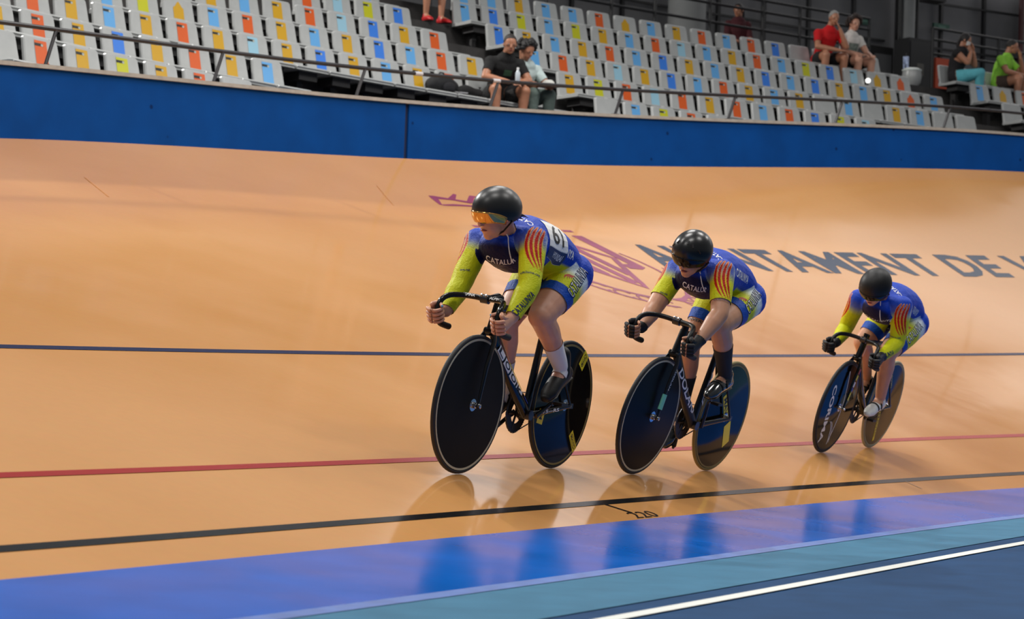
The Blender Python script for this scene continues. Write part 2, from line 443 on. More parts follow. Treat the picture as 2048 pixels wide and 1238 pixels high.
c0 = wall_pt(SW, 't', -0.03, -0.035); c1 = wall_pt(SW, 't', -0.03, 0.0); c2 = wall_pt(SW, 't', 0.16, 0.0); c3 = wall_pt(SW, 't', 0.16, -0.035)
V = np.concatenate([c0, c1, c2, c3]); F = []
for k in range(4): F += [(k * n + i, k * n + i + 1, ((k + 1) % 4) * n + i + 1, ((k + 1) % 4) * n + i) for i in range(n - 1)]
link('wall_coping', mesh('wall_coping', V, F), mat('coping_grey', (168, 162, 152), 0.7, noise=0.12, nscale=12), wroot, False)
# hand rail on slanted posts
M_RAIL = mat('rail_dark', (42, 40, 43), 0.35, noise=0.1, nscale=20)
rr = empty('hand_rail', wall_pt(np.array([0.0]), 't')[0]); tag(rr, 'dark metal handrail on slanted posts along the top of the blue wall', 'railing')
def rel(P, root): return [Vector(p) - root.location for p in P]
MB().tube(rel(wall_pt(SW, 'r', 0.07), rr), 0.020, 10).build('rail', M_RAIL, rr)
for s in (-12.3, -9.98, -7.60, -5.40, -3.2, -1.02, 1.05, 3.10, 5.26, 7.4, 9.6):
    a = wall_pt(np.array([s]), 't', 0.06, 0.0)[0]; b = wall_pt(np.array([s + 0.14]), 'r', 0.07)[0]
    MB().tube(rel([a, b], rr), 0.017, 8).box(Vector(a) - rr.location + Vector((0, 0, 0.004)), (0.09, 0.09, 0.008)).build('rail_post', M_RAIL, rr)
for s in (-4.4, -3.1):
    p = wall_pt(np.linspace(s - .06, s + .06, 4), 'r', 0.07)
    MB().tube(rel(p, rr), 0.0225, 10).build('white_tape_band', mat('tape_white', (200, 198, 200), .5), rr)

# ------------------------------------------------------------------ terraces, seats
M_CONC = mat('terrace_concrete', (62, 60, 59), 0.85, noise=0.25, nscale=4)
SROW = np.linspace(-14.5, 14.5, 117)
PAN_DZ, TREAD_DZ = -0.185, -0.60
for k in range(1, 10):
    o_b = (k - 4) * DN + 0.09; o_f = (k - 5) * DN + 0.09
    if k == 1: o_f = WOFF + 0.12
    if k == 9: o_b = (k - 4) * DN + 4.2
    zt = row_z(k) + TREAD_DZ; zb = zt - RISE * K - 0.02
    a = stand_xy(o_f, SROW) * K; b = stand_xy(o_b, SROW) * K; n = len(SROW)
    V = np.concatenate([np.c_[a, np.full(n, zb)], np.c_[a, np.full(n, zt)], np.c_[b, np.full(n, zt)]])
    F = [(q * n + i, q * n + i + 1, (q + 1) * n + i + 1, (q + 1) * n + i) for q in (0, 1) for i in range(n - 1)]
    tag(link('terrace_step' if k < 9 else 'concourse_floor', mesh('terrace', V, F), M_CONC), 'dark concrete terrace step under the seats', kind='structure')

SEAT_COL = {'O': ('orange', (206, 84, 12)), 'Y': ('yellow', (196, 150, 8)), 'M': ('lime yellow', (186, 186, 14)), 'L': ('light blue', (92, 160, 216)), 'B': ('bright blue', (48, 118, 214)), 'P': ('pale blue', (144, 188, 208)), 'W': (None, None)}
M_SEAT = mat('seat_white', (168, 170, 169), 0.32, noise=0.05, nscale=9)
M_UNDER = mat('seat_bracket_dark', (40, 39, 40), 0.6)
def rounded(w0, w1, h, r, n=4):
    """trapezoid outline, bottom width w0, top width w1, rounded top corners"""
    P = [(-w0 / 2, 0), (w0 / 2, 0)]
    for cx, a0 in ((w1 / 2 - r, 0), (-w1 / 2 + r, 90)):
        for i in range(n + 1):
            a = math.radians(a0 + 90 * i / n); P.append((cx + r * math.cos(a), h - r + r * math.sin(a)))
    return P
TILT = math.radians(13)
def backpt(x, z, d=0.0):
    """point on the reclined back, d = depth in front of it"""
    bow = 0.0
    y = bow + math.sin(TILT) * z - d * math.cos(TILT); return (x, y, math.cos(TILT) * z + d * math.sin(TILT) * 0 + PAN_DZ)
def seat_back_mesh():
    O = rounded(0.445, 0.405, 0.345, 0.035); n = len(O)
    sc = lambda p, f: (p[0] * f, 0.17 + (p[1] - 0.17) * f)
    V = [backpt(*sc(p, 0.95), 0.012) for p in O] + [backpt(*p, 0.0) for p in O] + [backpt(*p, -0.028) for p in O]
    F = [tuple(range(n))] + [(i, n + i, n + (i + 1) % n, (i + 1) % n) for i in range(n)] + [(n + i, 2 * n + i, 2 * n + (i + 1) % n, n + (i + 1) % n) for i in range(n)] + [tuple(range(3 * n - 1, 2 * n - 1, -1))]
    # front face as grid for the bow
    return mesh('backrest', V, F)
ME_BACK = seat_back_mesh()
def seat_pan_mesh():
    mb = MB(); prof = [(-0.40, -0.028), (-0.41, -0.012), (-0.40, 0.004), (-0.34, 0.010), (-0.10, -0.004), (0.02, 0.012)]
    V = []
    for x in (-0.236, -0.22, 0.22, 0.236):
        e = 0.0 if abs(x) < 0.23 else -0.008
        V += [(x, y, PAN_DZ + z + e) for y, z in prof]
    V2 = [(v[0], v[1], PAN_DZ - 0.045) for v in V]; n = len(prof)
    F = [(i * n + j, i * n + j + 1, (i + 1) * n + j + 1, (i + 1) * n + j) for i in range(3) for j in range(n - 1)]
    B = len(V); F += [(B + a, B + d, B + c, B + b) for a, b, c, d in F]
    F += [(j + 1, j, B + j, B + j + 1) for j in range(n - 1)] + [(3 * n + j, 3 * n + j + 1, B + 3 * n + j + 1, B + 3 * n + j) for j in range(n - 1)]
    F += [(i * n, (i + 1) * n, B + (i + 1) * n, B + i * n) for i in range(3)] + [((i + 1) * n + n - 1, i * n + n - 1, B + i * n + n - 1, B + (i + 1) * n + n - 1) for i in range(3)]
    return mesh('seat_pan', V + V2, F)
ME_PAN = seat_pan_mesh()
_mb = MB(); _mb.box((0, -0.20, PAN_DZ - 0.09), (0.26, 0.26, 0.10)).box((0, -0.12, PAN_DZ - 0.24), (0.07, 0.12, 0.36)).box((0, -0.12, TREAD_DZ + 0.012), (0.16, 0.18, 0.02))
ME_BRK = mesh('bracket', _mb.V, _mb.F)
def strip_mesh(torn=0):
    """colour panel on the back"""
    mb = MB(); xs = (-0.085, -0.0575, -0.03, -0.005, 0.02, 0.04, 0.06); zs = np.linspace(0.055, 0.315, 7)
    V = []
    for z in zs:
        for x in xs:
            zz = z
            if torn and z > 0.20: zz = 0.20 + (z - 0.20) * (0.25 + 0.75 * max(0, 1 - abs((x + 0.01) / 0.06)))
            V.append(backpt(x, zz, 0.0155))
    n = len(xs); F = [(i * n + j, i * n + j + 1, (i + 1) * n + j + 1, (i + 1) * n + j) for i in range(len(zs) - 1) for j in range(n - 1)]
    return V, F
ME_STRIP = {}
for c, (nm, rgb) in SEAT_COL.items():
    if nm:
        V, F = strip_mesh(); me = mesh('colour_panel', V, F); me.materials.append(mat('panel_' + nm.replace(' ', '_'), rgb, 0.35)); ME_STRIP[c] = me
        V, F = strip_mesh(1); me = mesh('colour_panel', V, F); me.materials.append(MATS['panel_' + nm.replace(' ', '_')]); ME_STRIP[c + 't'] = me
_mb = MB(); V = [backpt(x, z, 0.018) for z in (0.262, 0.288) for x in (-0.085, 0.012)]; _mb.add(V, [(0, 1, 3, 2)])
V = [backpt(0.0 + 0.014 * math.cos(a), 0.272 + 0.014 * math.sin(a), 0.0185) for a in np.linspace(0, 2 * math.pi, 9)[:-1]]; _mb.add(V, [tuple(range(8))], 1)
ME_NUM = mesh('number_plate', _mb.V, _mb.F); ME_NUM.materials.append(mat('plate_black', (26, 28, 26), .5)); ME_NUM.materials.append(mat('plate_dot', (170, 175, 165), .5))
ME_NUM.polygons[1].material_index = 1
for me, m_ in ((ME_BACK, M_SEAT), (ME_PAN, M_SEAT), (ME_BRK, M_UNDER)): me.materials.append(m_)
ORD = ['zeroth', 'first', 'second', 'third', 'fourth', 'fifth', 'sixth', 'seventh', 'eighth', 'ninth', 'tenth', 'eleventh', 'twelfth', 'thirteenth', 'fourteenth', 'fifteenth', 'sixteenth', 'seventeenth', 'eighteenth', 'nineteenth', 'twentieth']
SEATS = {}
def place_seat(k, arc, code, label, group, torn=False, dz=0.0):
    xy, th, s_ = row_xy(k, arc)
    e = empty('stadium_seat', (xy[0], xy[1], row_z(k) + dz)); th = float(th)
    e.rotation_euler = (0, 0, math.pi / 2 - th)          # local x along the row, local y away from the track
    tag(e, label, 'seat', group)
    link('backrest', ME_BACK, None, e); link('seat_pan', ME_PAN, None, e); link('bracket', ME_BRK, None, e)
    if code != 'W':
        cp = link('colour_panel', ME_STRIP[code + ('t' if torn else '')], None, e); cp['label'] = SEAT_COL[code][0] + ' panel'
        if not torn: link('number_plate', ME_NUM, None, e)
    return e
R_ = 0.96 / 0.955
def row(k, a0, p, codes, block, first=0, torn=(), dz=0.0):
    for i, c in enumerate(codes):
        if c == '.': continue
        col = SEAT_COL[c][0]
        d = f'torn {col} panel' if i in torn else (f'{col} panel' if col else 'no panel')
        if block == 'L': lab = f'white seat, {d}, left block, {ORD[k]} row above wall, {ORD[i + 1]} from left'
        elif block == 'R': lab = f'white seat, {d}, right block, {ORD[9 - k]} row from top, {ORD[i + 1]} from aisle'
        elif block == 'C': lab = f'white seat under the two spectators on the front bench, {ORD[i + 1]} from left'
        else: lab = f'white seat, {d}, beyond far aisle, {ORD[9 - k]} row from top, {ORD[i + 1]} from aisle'
        place_seat(k, (a0 + p * (i + first)) * R_, c, lab, {'L': 'seats of the left block', 'R': 'seats of the right block', 'C': 'seats of the left block', 'F': 'seats past the far aisle'}[block], i in torn, dz)
row(1, -8.745, .4945, 'WOYMYOW', 'L')
row(2, -7.8808, .4992, 'YOYBYOYL', 'L', first=-1)
row(3, -7.56, .4905, 'WOYLYOYPYBYLYOW', 'L', first=-1)
row(3, -0.70, .4905, 'WW', 'C')
row(4, -5.7142, .4946, 'LMYLOYLYBLOY', 'L', first=-1, torn=(2,))
row(5, -4.3259, .497, 'BYLYOPBYO', 'L', first=-1)
row(6, -1.9238, .4931, 'OPMB', 'L', first=-1)
row(7, -0.977, .4931, 'WL', 'L', first=-1)
row(3, 0.933, .4905, 'WLMOW', 'R')
row(4, 0.8754, .4992, 'YMOPOYOLOBMP', 'R')
row(5, 0.8494, .4893, 'LOYPYBLOYLYWLWYLWW', 'R')
row(6, 0.7744, .497, 'BYLYOLBYLYBLBYLYOL', 'R', torn=(16,))
row(7, 0.7172, .5007, 'LBMLMYLOPLYOLMBPYO', 'R', torn=(16, 17))
row(8, 2.7235, .5037, 'LLYLLOYLYOLOBWWWL', 'R', first=-3, torn=(6,))
row(7, 10.99, .52, 'LYO', 'F', torn=(1,), dz=0.05)
row(6, 10.95, .52, 'WW', 'F', dz=0.05)
row(8, 11.02, .52, 'WWW', 'F', dz=0.05)

# ------------------------------------------------------------------ behind the stand
def sp(o, s, z):
    return Vector((*(stand_xy(o, s) * K), z))
O8 = 4 * DN
M_BACKW = mat('back_wall_grey', (112, 112, 114), 0.8, noise=0.15, nscale=1.2)
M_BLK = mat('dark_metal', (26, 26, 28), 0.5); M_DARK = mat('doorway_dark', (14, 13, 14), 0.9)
sb = np.linspace(-6, 22, 60); n = len(sb); a = stand_xy(O8 + 4.6, sb) * K
zb_, zt_ = row_z(9) + TREAD_DZ, 9.15
bw = link('wall_back', mesh('wall_back', np.concatenate([np.c_[a, np.full(n, zb_)], np.c_[a, np.full(n, zt_)]]), [(i, i + 1, n + i + 1, n + i) for i in range(n - 1)]), M_BACKW)
tag(bw, 'grey panelled wall behind the top of the stand', kind='structure')
def wallbox(name, s0, s1, z0, z1, o=4.5, d=0.12, mt=None, parent=None):
    p0 = sp(O8 + o, s0, 0); p1 = sp(O8 + o, s1, 0); t = (p1 - p0); L_ = t.length; t.normalize(); ang = math.atan2(t.y, t.x)
    c = (p0 + p1) / 2
    mb = MB().box((0, 0, 0), (L_, d, z1 - z0))
    ob = mb.build(name, mt, parent, False)
    ob.location = (c.x, c.y, (z0 + z1) / 2); ob.rotation_euler = (0, 0, ang)
    return ob
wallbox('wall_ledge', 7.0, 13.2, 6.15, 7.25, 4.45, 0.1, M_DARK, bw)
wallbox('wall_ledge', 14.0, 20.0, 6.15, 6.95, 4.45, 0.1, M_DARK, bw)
for s in np.arange(3.0, 20, 1.05): wallbox('wall_mullion', s - .03, s + .03, 7.25, 9.15, 4.47, 0.08, M_BLK, bw)
for z in (7.80, 8.7): wallbox('wall_strip', 2.5, 8.0, z - .02, z + .02, 4.48, .06, M_BLK, bw); wallbox('wall_strip', 8.0, 13.2, z - .02, z + .02, 4.48, .06, M_BLK, bw); wallbox('wall_strip', 13.9, 20, z - .02, z + .02, 4.48, .06, M_BLK, bw)
d1 = wallbox('door_1', 12.78, 13.33, 6.15, 7.66, 4.40, .1, M_DARK); tag(d1, 'dark doorway behind the seated couple', kind='structure')
wallbox('door_panel', 12.88, 13.25, 6.9, 7.5, 4.32, .06, mat('door_grey', (66, 66, 68), .7)).parent = None
dp = bpy.data.objects[[o_.name for o_ in bpy.data.objects if o_.name.startswith('door_panel')][-1]]; dpm = dp.matrix_basis.copy(); bpy.context.view_layer.update(); dp.parent = d1; dp.matrix_parent_inverse = d1.matrix_world.inverted()
def pillar(s, o, r, z0, z1, mt, name, label):
    ob = MB().lathe([(r, 0), (r, z1 - z0)], (0, 0, 0), (0, 0, 1), 20).build(name, mt); ob.location = sp(O8 + o, s, z0)
    return tag(ob, label, kind='structure')
M_PIL = mat('pillar_grey', (128, 130, 130), .7, noise=.1, nscale=2)
pillar(8.0, 3.6, .34, 6.1, 9.15, M_PIL, 'pillar', 'grey round concrete pillar behind the top rail')
pillar(13.52, 4.2, .16, 6.1, 9.15, M_PIL, 'pillar', 'light grey slim pillar between two dark posts')
pillar(16.6, 3.9, .40, 6.1, 9.15, M_PIL, 'pillar', 'grey round pillar at the right edge of the photo')
for s in (13.34, 13.72): pillar(s, 4.15, .035, 6.1, 9.15, M_BLK, 'trim_post', 'dark slim post beside the pillar')
pillar(16.0, 3.8, .05, 6.1, 9.15, mat('pipe_maroon', (70, 26, 28), .5), 'pipe', 'dark red pipe beside the right pillar')
def guard(name, s0, s1, bars, posts, label):
    c = sp(O8 + .9, (s0 + s1) / 2, zb_); r = empty(name, c); tag(r, label, 'railing')
    for z in bars:
        s = np.linspace(s0, s1, 14); MB().tube([sp(O8 + .9, q, z) - c for q in s], .024, 8).build('rail_bar', M_BLK, r)
    for s in posts: MB().tube([sp(O8 + .9, s, zb_) - c, sp(O8 + .9, s, max(bars)) - c], .028, 8).build('rail_post', M_BLK, r)
    return r
guard('guard_rail', 1.0, 10.0, (7.33, 7.14, 6.83), (1.2, 3.3, 4.54, 5.4, 6.52, 7.63, 8.43, 9.98), 'black guard rail with three bars behind the top seat row')
guard('guard_rail', 11.45, 15.0, (7.35, 7.15, 6.9), (11.45, 13.0, 14.6), 'black guard rail behind the spectators at far right')
def wthing(name, s0, s1, z0, z1, o, d, mt, label, cat):
    ob = wallbox(name, s0, s1, z0, z1, o, d, mt); return tag(ob, label, cat)
def exit_sign(s0, s1, z0, z1, label):
    p = wallbox('exit_sign', s0, s1, z0, z1, 4.36, .06, mat('sign_green', (24, 74, 58), .5)); tag(p, label, 'sign')
    q = MB().box((0, -0.034, 0), ((s1 - s0) * .5, .004, (z1 - z0) * .35)).build('sign_pictogram', mat('sign_pale', (70, 110, 95), .5), p, False)
exit_sign(12.43, 12.77, 8.03, 8.17, 'small green exit sign above the dark doorway')
exit_sign(14.28, 14.66, 8.16, 8.28, 'small green exit sign above the black cabinet')
sk = empty('loudspeaker', sp(O8 + 3.55, 13.62, 8.5)); tag(sk, 'black loudspeaker box hanging at the top of the slim pillar', 'speaker')
sk.rotation_euler = (0, 0, math.pi / 2 - float(np.interp(13.6, SS, _sth)))
MB().box((0, 0, .3), (.42, .3, .62)).build('speaker_box', M_BLK, sk, False); MB().box((0, -.156, .3), (.36, .012, .54)).build('grille', M_DARK, sk, False); MB().box((0, .22, .5), (.05, .16, .05)).build('bracket', M_BLK, sk, False)
cb = empty('cabinet', sp(O8 + 1.9, 11.84, zb_)); tag(cb, 'black cabinet standing behind the end of the top row', 'cabinet'); cb.rotation_euler = (0, 0, math.pi / 2 - float(np.interp(11.8, SS, _sth)))
MB().box((0, 0, .59), (.52, .4, 1.18)).build('body', M_BLK, cb, False); MB().box((0, -.206, .6), (.46, .014, 1.05)).build('door', mat('cabinet_door', (34, 34, 36), .4), cb, False); MB().box((0, -.214, .62), (.16, .006, .22)).build('notice', mat('notice_grey', (92, 90, 86), .7), cb, False)
for s0, s1, z0, z1, lab in ((14.30, 14.92, 6.98, 7.58, 'upper orange panel on the wall beside the black cabinet'), (14.30, 14.92, 6.3, 6.92, 'lower orange panel on the wall beside the black cabinet')):
    pn = wallbox('wall_panel_board', s0, s1, z0, z1, 4.3, .06, mat('board_orange', (176, 62, 20), .5)); tag(pn, lab, 'panel')
tu = empty('plastic_tub', sp(O8 + .25, 10.42, 6.13)); tag(tu, 'white rounded plastic tub at the end of the top seat row', 'tub')
MB().lathe([(.10, 0), (.155, .07), (.17, .17), (.155, .26)], (0, 0, 0), (0, 0, 1), 20).build('tub_body', M_SEAT, tu); MB().lathe([(.165, .26), (.17, .285), (.12, .31)], (0, 0, 0), (0, 0, 1), 20).build('lid', mat('lid_white', (225, 232, 228), .3), tu)
ck = empty('hanging_towel', sp(O8 + 1.0, 10.94, 6.40)); tag(ck, 'white and blue towel hanging on the post by the cabinet', 'towel')
v_ = [(x, .02 * math.sin(x * 60 + z * 9), z) for z in np.linspace(0, .40, 6) for x in np.linspace(-.045, .045, 9)]
cl = link('cloth', mesh('cloth', v_, [(i * 9 + j, i * 9 + j + 1, (i + 1) * 9 + j + 1, (i + 1) * 9 + j) for i in range(5) for j in range(8)]), mat('towel_bluewhite', (176, 190, 226), .8, noise=.4, nscale=30), ck, True)
cl.modifiers.new('thick', 'SOLIDIFY').thickness = .012
MB().tube([(0, 0.03, -.28), (0, .03, .46)], .018, 8).build('post', M_BLK, ck)

# ------------------------------------------------------------------ people: body generator
def v3(p): return np.array(p, float)
def unit(a): a = np.array(a, float); return a / (np.linalg.norm(a) + 1e-12)
def spline(P, n):
    P = np.array(P, float); k = len(P)
    t = np.linspace(0, k - 1, n); out = []
    for u in t:
        i = min(int(u), k - 2); f = u - i
        p0, p1, p2, p3 = P[max(i - 1, 0)], P[i], P[i + 1], P[min(i + 2, k - 1)]
        out.append(0.5 * ((2 * p1) + (-p0 + p2) * f + (2 * p0 - 5 * p1 + 4 * p2 - p3) * f * f + (-p0 + 3 * p1 - 3 * p2 + p3) * f ** 3))
    return np.array(out)
def limb(mb, P, ra, rb=None, ref=(0, 1, 0), n=14, m=None, seg=10):
    """smooth tapered limb with rounded ends, added to mb"""
    P = np.array(P, float); k = len(P); m = m or (k - 1) * seg + 1
    t0 = np.arange(k); t1 = np.linspace(0, k - 1, m)
    Q = spline(P, m); A = np.interp(t1, t0, ra); B = np.interp(t1, t0, rb if rb is not None else ra)
    d0 = unit(Q[0] - Q[1]); d1 = unit(Q[-1] - Q[-2])
    pts, aa, bb = [], [], []
    for f in (0.98, 0.8, 0.5, 0.2):
        c = math.sqrt(1 - f * f); r = min(A[0], B[0]); pts.append(Q[0] + d0 * r * f); aa.append(A[0] * c); bb.append(B[0] * c)
    pts += list(Q); aa += list(A); bb += list(B)
    for f in (0.2, 0.5, 0.8, 0.98):
        c = math.sqrt(1 - f * f); r = min(A[-1], B[-1]); pts.append(Q[-1] + d1 * r * f); aa.append(A[-1] * c); bb.append(B[-1] * c)
    mb.tube(pts, aa, n, b=bb, ref=tuple(ref))
def remesh(mb, vox):
    me = mesh('tmp', mb.V, mb.F); o = link('tmp', me)
    md = o.modifiers.new('r', 'REMESH'); md.mode = 'VOXEL'; md.voxel_size = vox; md.adaptivity = 0
    bpy.context.view_layer.update()
    out = bpy.data.meshes.new_from_object(o.evaluated_get(bpy.context.evaluated_depsgraph_get()))
    bpy.data.objects.remove(o, do_unlink=True); bpy.data.meshes.remove(me)
    n = len(out.vertices); V = np.empty(n * 3); out.vertices.foreach_get('co', V); V = V.reshape(-1, 3)
    nf = len(out.polygons); F = np.empty(len(out.loops), dtype=np.int32); out.loops.foreach_get('vertex_index', F)
    F = F.reshape(nf, 4) if len(out.loops) == nf * 4 else np.array([list(p.vertices) for p in out.polygons])
    bpy.data.meshes.remove(out)
    return V, F
def edges_of(F):
    E = np.concatenate([F[:, [0, 1]], F[:, [1, 2]], F[:, [2, 3]], F[:, [3, 0]]]); return E
def smooth(V, F, it=8, wgt=None):
    E = edges_of(F); n = len(V)
    deg = np.bincount(E.ravel(), minlength=n).astype(float)[:, None]
    wgt = np.ones((n, 1)) if wgt is None else wgt[:, None]
    for k in range(it):
        for lam in (0.55, -0.57):
            S_ = np.zeros_like(V)
            for c in range(3):
                S_[:, c] = np.bincount(E[:, 0], V[E[:, 1], c], n) + np.bincount(E[:, 1], V[E[:, 0], c], n)
            V = V + wgt * lam * (S_ / deg - V)
    return V
def split_quads(V, F):
    """every quad into four, then one light smoothing pass that keeps the rims"""
    n = len(V); E = np.sort(edges_of(F), axis=1); key = E[:, 0].astype(np.int64) * n + E[:, 1]
    u, inv, cnt = np.unique(key, return_inverse=True, return_counts=True); a, b = u // n, u % n
    mid = (V[a] + V[b]) / 2; fc = V[F].mean(1); m = len(F); e = inv.reshape(4, m) + n; c = np.arange(m) + n + len(u)
    W = np.concatenate([V, mid, fc])
    G = np.concatenate([np.stack([F[:, k], e[k], c, e[k - 1]], 1) for k in range(4)])
    wg = np.ones(len(W)); rim = np.concatenate([a[cnt == 1], b[cnt == 1], np.nonzero(cnt == 1)[0] + n]); wg[rim] = 0
    return smooth(W, G, 1, wg), G
def normals(V, F):
    n = np.cross(V[F[:, 2]] - V[F[:, 0]], V[F[:, 3]] - V[F[:, 1]]); N = np.zeros_like(V)
    for k in range(4):
        for c in range(3): N[:, c] += np.bincount(F[:, k], n[:, c], len(V))
    return N / (np.linalg.norm(N, axis=1, keepdims=True) + 1e-12)
def fast_mesh(name, V, F):
    me = bpy.data.meshes.new(name); F = np.asarray(F)
    me.vertices.add(len(V)); me.vertices.foreach_set('co', np.asarray(V, np.float32).ravel())
    me.loops.add(F.size); me.loops.foreach_set('vertex_index', F.ravel().astype(np.int32))
    me.polygons.add(len(F)); me.polygons.foreach_set('loop_start', np.arange(0, F.size, F.shape[1], dtype=np.int32))
    me.update(calc_edges=True); me.validate()
    return me
def append_mesh(V, F, mb):
    """append tube shapes (quads / n-gons kept as python lists) -> returns V, list of faces"""
    b = len(V); return np.concatenate([V, np.array(mb.V)]), [tuple(f) for f in F] + [tuple(i + b for i in f) for f in mb.F]

class Human:
    """joints J (dict of 3-vectors), builds one continuous skin mesh and clothing shells"""
    def __init__(s, J, hf, hu, scale=1.0, vox=0.006, girth=1.0, torso=None, grip=None, feet=None, female=True, arms_r=1.0):
        J = {k: v3(np.atleast_1d(p)) for k, p in J.items()}; s.J = J
        s.hf = unit(hf); hu = v3(hu); hu = unit(hu - s.hf * hu.dot(s.hf)); s.hu = hu; s.hl = np.cross(hu, s.hf)
        g = girth; mb = MB()
        pel, shc, head = J['pel'], J['shC'], J['head']
        sl = unit(J['shL'] - J['shR']); pl = unit(J['hipL'] - J['hipR']); s.lat = unit(sl + pl)
        ax = unit(shc - pel); dors = unit(np.cross(ax, s.lat)); 
        if torso is not None and v3(torso).dot(dors) < 0: dors = -dors
        s.ax, s.dors = ax, dors
        arch = s.arch = float(J.pop('arch')[0]) if 'arch' in J else .045
        # spine stations: (t along pelvis->shoulders, dorsal lift, half width, half depth)
        L = np.linalg.norm(shc - pel)
        st = [(.0, -.028, .120, .088), (.08, .002, .148, .108), (.18, .026, .132, .106), (.42, .034, .126, .108), (.68, .020, .142, .126), (.90, -.006, .148, .118), (1.05, -.022, .105, .080)]
        C = [pel + ax * L * t + dors * (d * arch / .045) for t, d, a, b in st]
        s.spineC = np.array(C); s.spineT = np.array([t for t, *_ in st])
        limb(mb, C, [a * g for *_, a, b in st], [b * g for *_, b in st], ref=s.lat, n=22, seg=5)
        # buttocks
        for k in ('hipL', 'hipR'): mb.sphere(J[k] + ax * .012 - dors * .004, .094 * g, 16)
        # chest
        # shoulders
        for k in ('shL', 'shR'): mb.sphere(J[k], .062 * g, 14); limb(mb, [shc + ax * -.02, J[k]], [.075 * g, .055 * g])
        # neck + head
        nb = shc + ax * .02 + dors * .015; s.nb = nb
        jaw = head - s.hu * .045 + s.hf * .015
        nt = head - s.hu * .03 - s.hf * .03; s.nt = nt
        limb(mb, [nb, nb * .45 + nt * .55, nt], [.068, .056, .056])
        Mh = Matrix((s.hf, s.hl, s.hu)).transposed(); s.Mh = Mh
        mb.sphere(head + s.hu * .02, .1, 20, sc=(.98, .76, 1.0), M=Mh)
        mb.sphere(head - s.hu * .045 + s.hf * .030, .1, 18, sc=(.62, .56, .66), M=Mh)
        mb.sphere(head - s.hu * .090 + s.hf * .058, .03, 12, sc=(.9, 1.0, .8), M=Mh)                # chin
        limb(mb, [head + s.hu * .015 + s.hf * .088, head - s.hu * .012 + s.hf * .104, head - s.hu * .026 + s.hf * .106], [.008, .011, .013])  # nose
        mb.sphere(head - s.hu * .058 + s.hf * .080, .018, 10, sc=(.7, 1.3, .7), M=Mh)               # lips mound
        for sg in (-1, 1):
            mb.sphere(head - s.hu * .005 - s.hf * .005 + s.hl * sg * .078, .03, 10, sc=(.6, .28, 1.0), M=Mh)   # ear
            mb.sphere(head + s.hu * .005 + s.hf * .066 + s.hl * sg * .036, .026, 10, sc=(.8, 1, .8), M=Mh)     # cheek/brow
        # arms and legs
        ar = arms_r
        for sd in 'LR':
            sh, el, wr = J['sh' + sd], J['el' + sd], J['wr' + sd]
            limb(mb, [sh, sh * .6 + el * .4, el], [.056 * g * ar, .050 * g * ar, .041 * g * ar])
            limb(mb, [el, el * .68 + wr * .32, wr], [.041 * g * ar, .042 * g * ar, .0265 * ar])
            hp, kn, an = J['hip' + sd], J['kn' + sd], J['an' + sd]
            limb(mb, [hp, hp * .6 + kn * .4, hp * .15 + kn * .85, kn], [.098 * g, .088 * g, .066 * g, .058 * g], n=18)
            back = unit(np.cross(s.lat, an - kn)) * -1
            if back.dot(kn - hp) > 0: back = -back
            limb(mb, [kn, kn * .70 + an * .30 + back * .014, kn * .35 + an * .65 + back * .006, an], [.056 * g, .056 * g, .042 * g, .034])
            td = unit(J['toe' + sd] - an) if 'toe' + sd in J else unit([1, 0, -.3])
            limb(mb, [an, an + td * .06, J['toe' + sd]], [.036, .036, .026])
        s.fing = {}
        for sd in 'LR':
            if grip and sd in grip: s.hand_grip(mb, sd, **grip[sd])
            else: s.hand_free(mb, sd, J.get('hd' + sd))
        s.vox = vox
        V, F = remesh(mb, vox)
        # smoothing, lighter on face and hands
        wg = np.ones(len(V))
        wg[np.linalg.norm(V - (head - s.hu * .03 + s.hf * .05), axis=1) < .11] = .25
        for sd in 'LR': wg[np.linalg.norm(V - J['wr' + sd], axis=1) < .12] = .5
        s.V = smooth(V, F, 9, wg); s.F = F
        s.bones()
    # ---- hands
    def hand_grip(s, mb, sd, G, A, out, rad=.0165):
        """fingers close round a bar at G with axis A (towards little finger); out = side of the knuckles"""
        wr = s.J['wr' + sd]; G = v3(G); A = unit(A); out = unit(v3(out) - A * v3(out).dot(A))
        fwd = unit(np.cross(A, out))
        if fwd.dot(G - wr) < 0: fwd = -fwd
        limb(mb, [wr, wr * .45 + (G + out * .03) * .55, G + out * .034 + fwd * .006], [.026, .034, .036], [.024, .020, .014], ref=A)
        fl = []
        for i, (off, ln, r) in enumerate(((-.031, .97, .0082), (-.0105, 1.05, .0086), (.010, 1.0, .0082), (.029, .86, .0072))):
            c = G + A * off; R = rad + r + .001
            seq = []
            for ang, rr in ((80, R + .020), (40, R + .013), (-5, R + .006), (-60 * ln, R + .001), (-120 * ln, R), (-165 * ln, R)):
                a = math.radians(ang); seq.append(c + out * (math.sin(a) * rr) + fwd * (math.cos(a) * rr))
            fl.append((seq, [r * 1.15, r * 1.12, r * 1.05, r, r * .95, r * .8]))
        # thumb, from the side of the palm over the bar
        c = G - A * .046; tb = [wr * .45 + G * .55 + out * .018 - A * .02, c + out * .026 - fwd * .004, c - out * .002 - fwd * (rad + .012), c - out * (rad + .010) + fwd * .006]
        fl.append((tb, [.013, .0115, .0098, .0078]))
        s.fing[sd] = fl
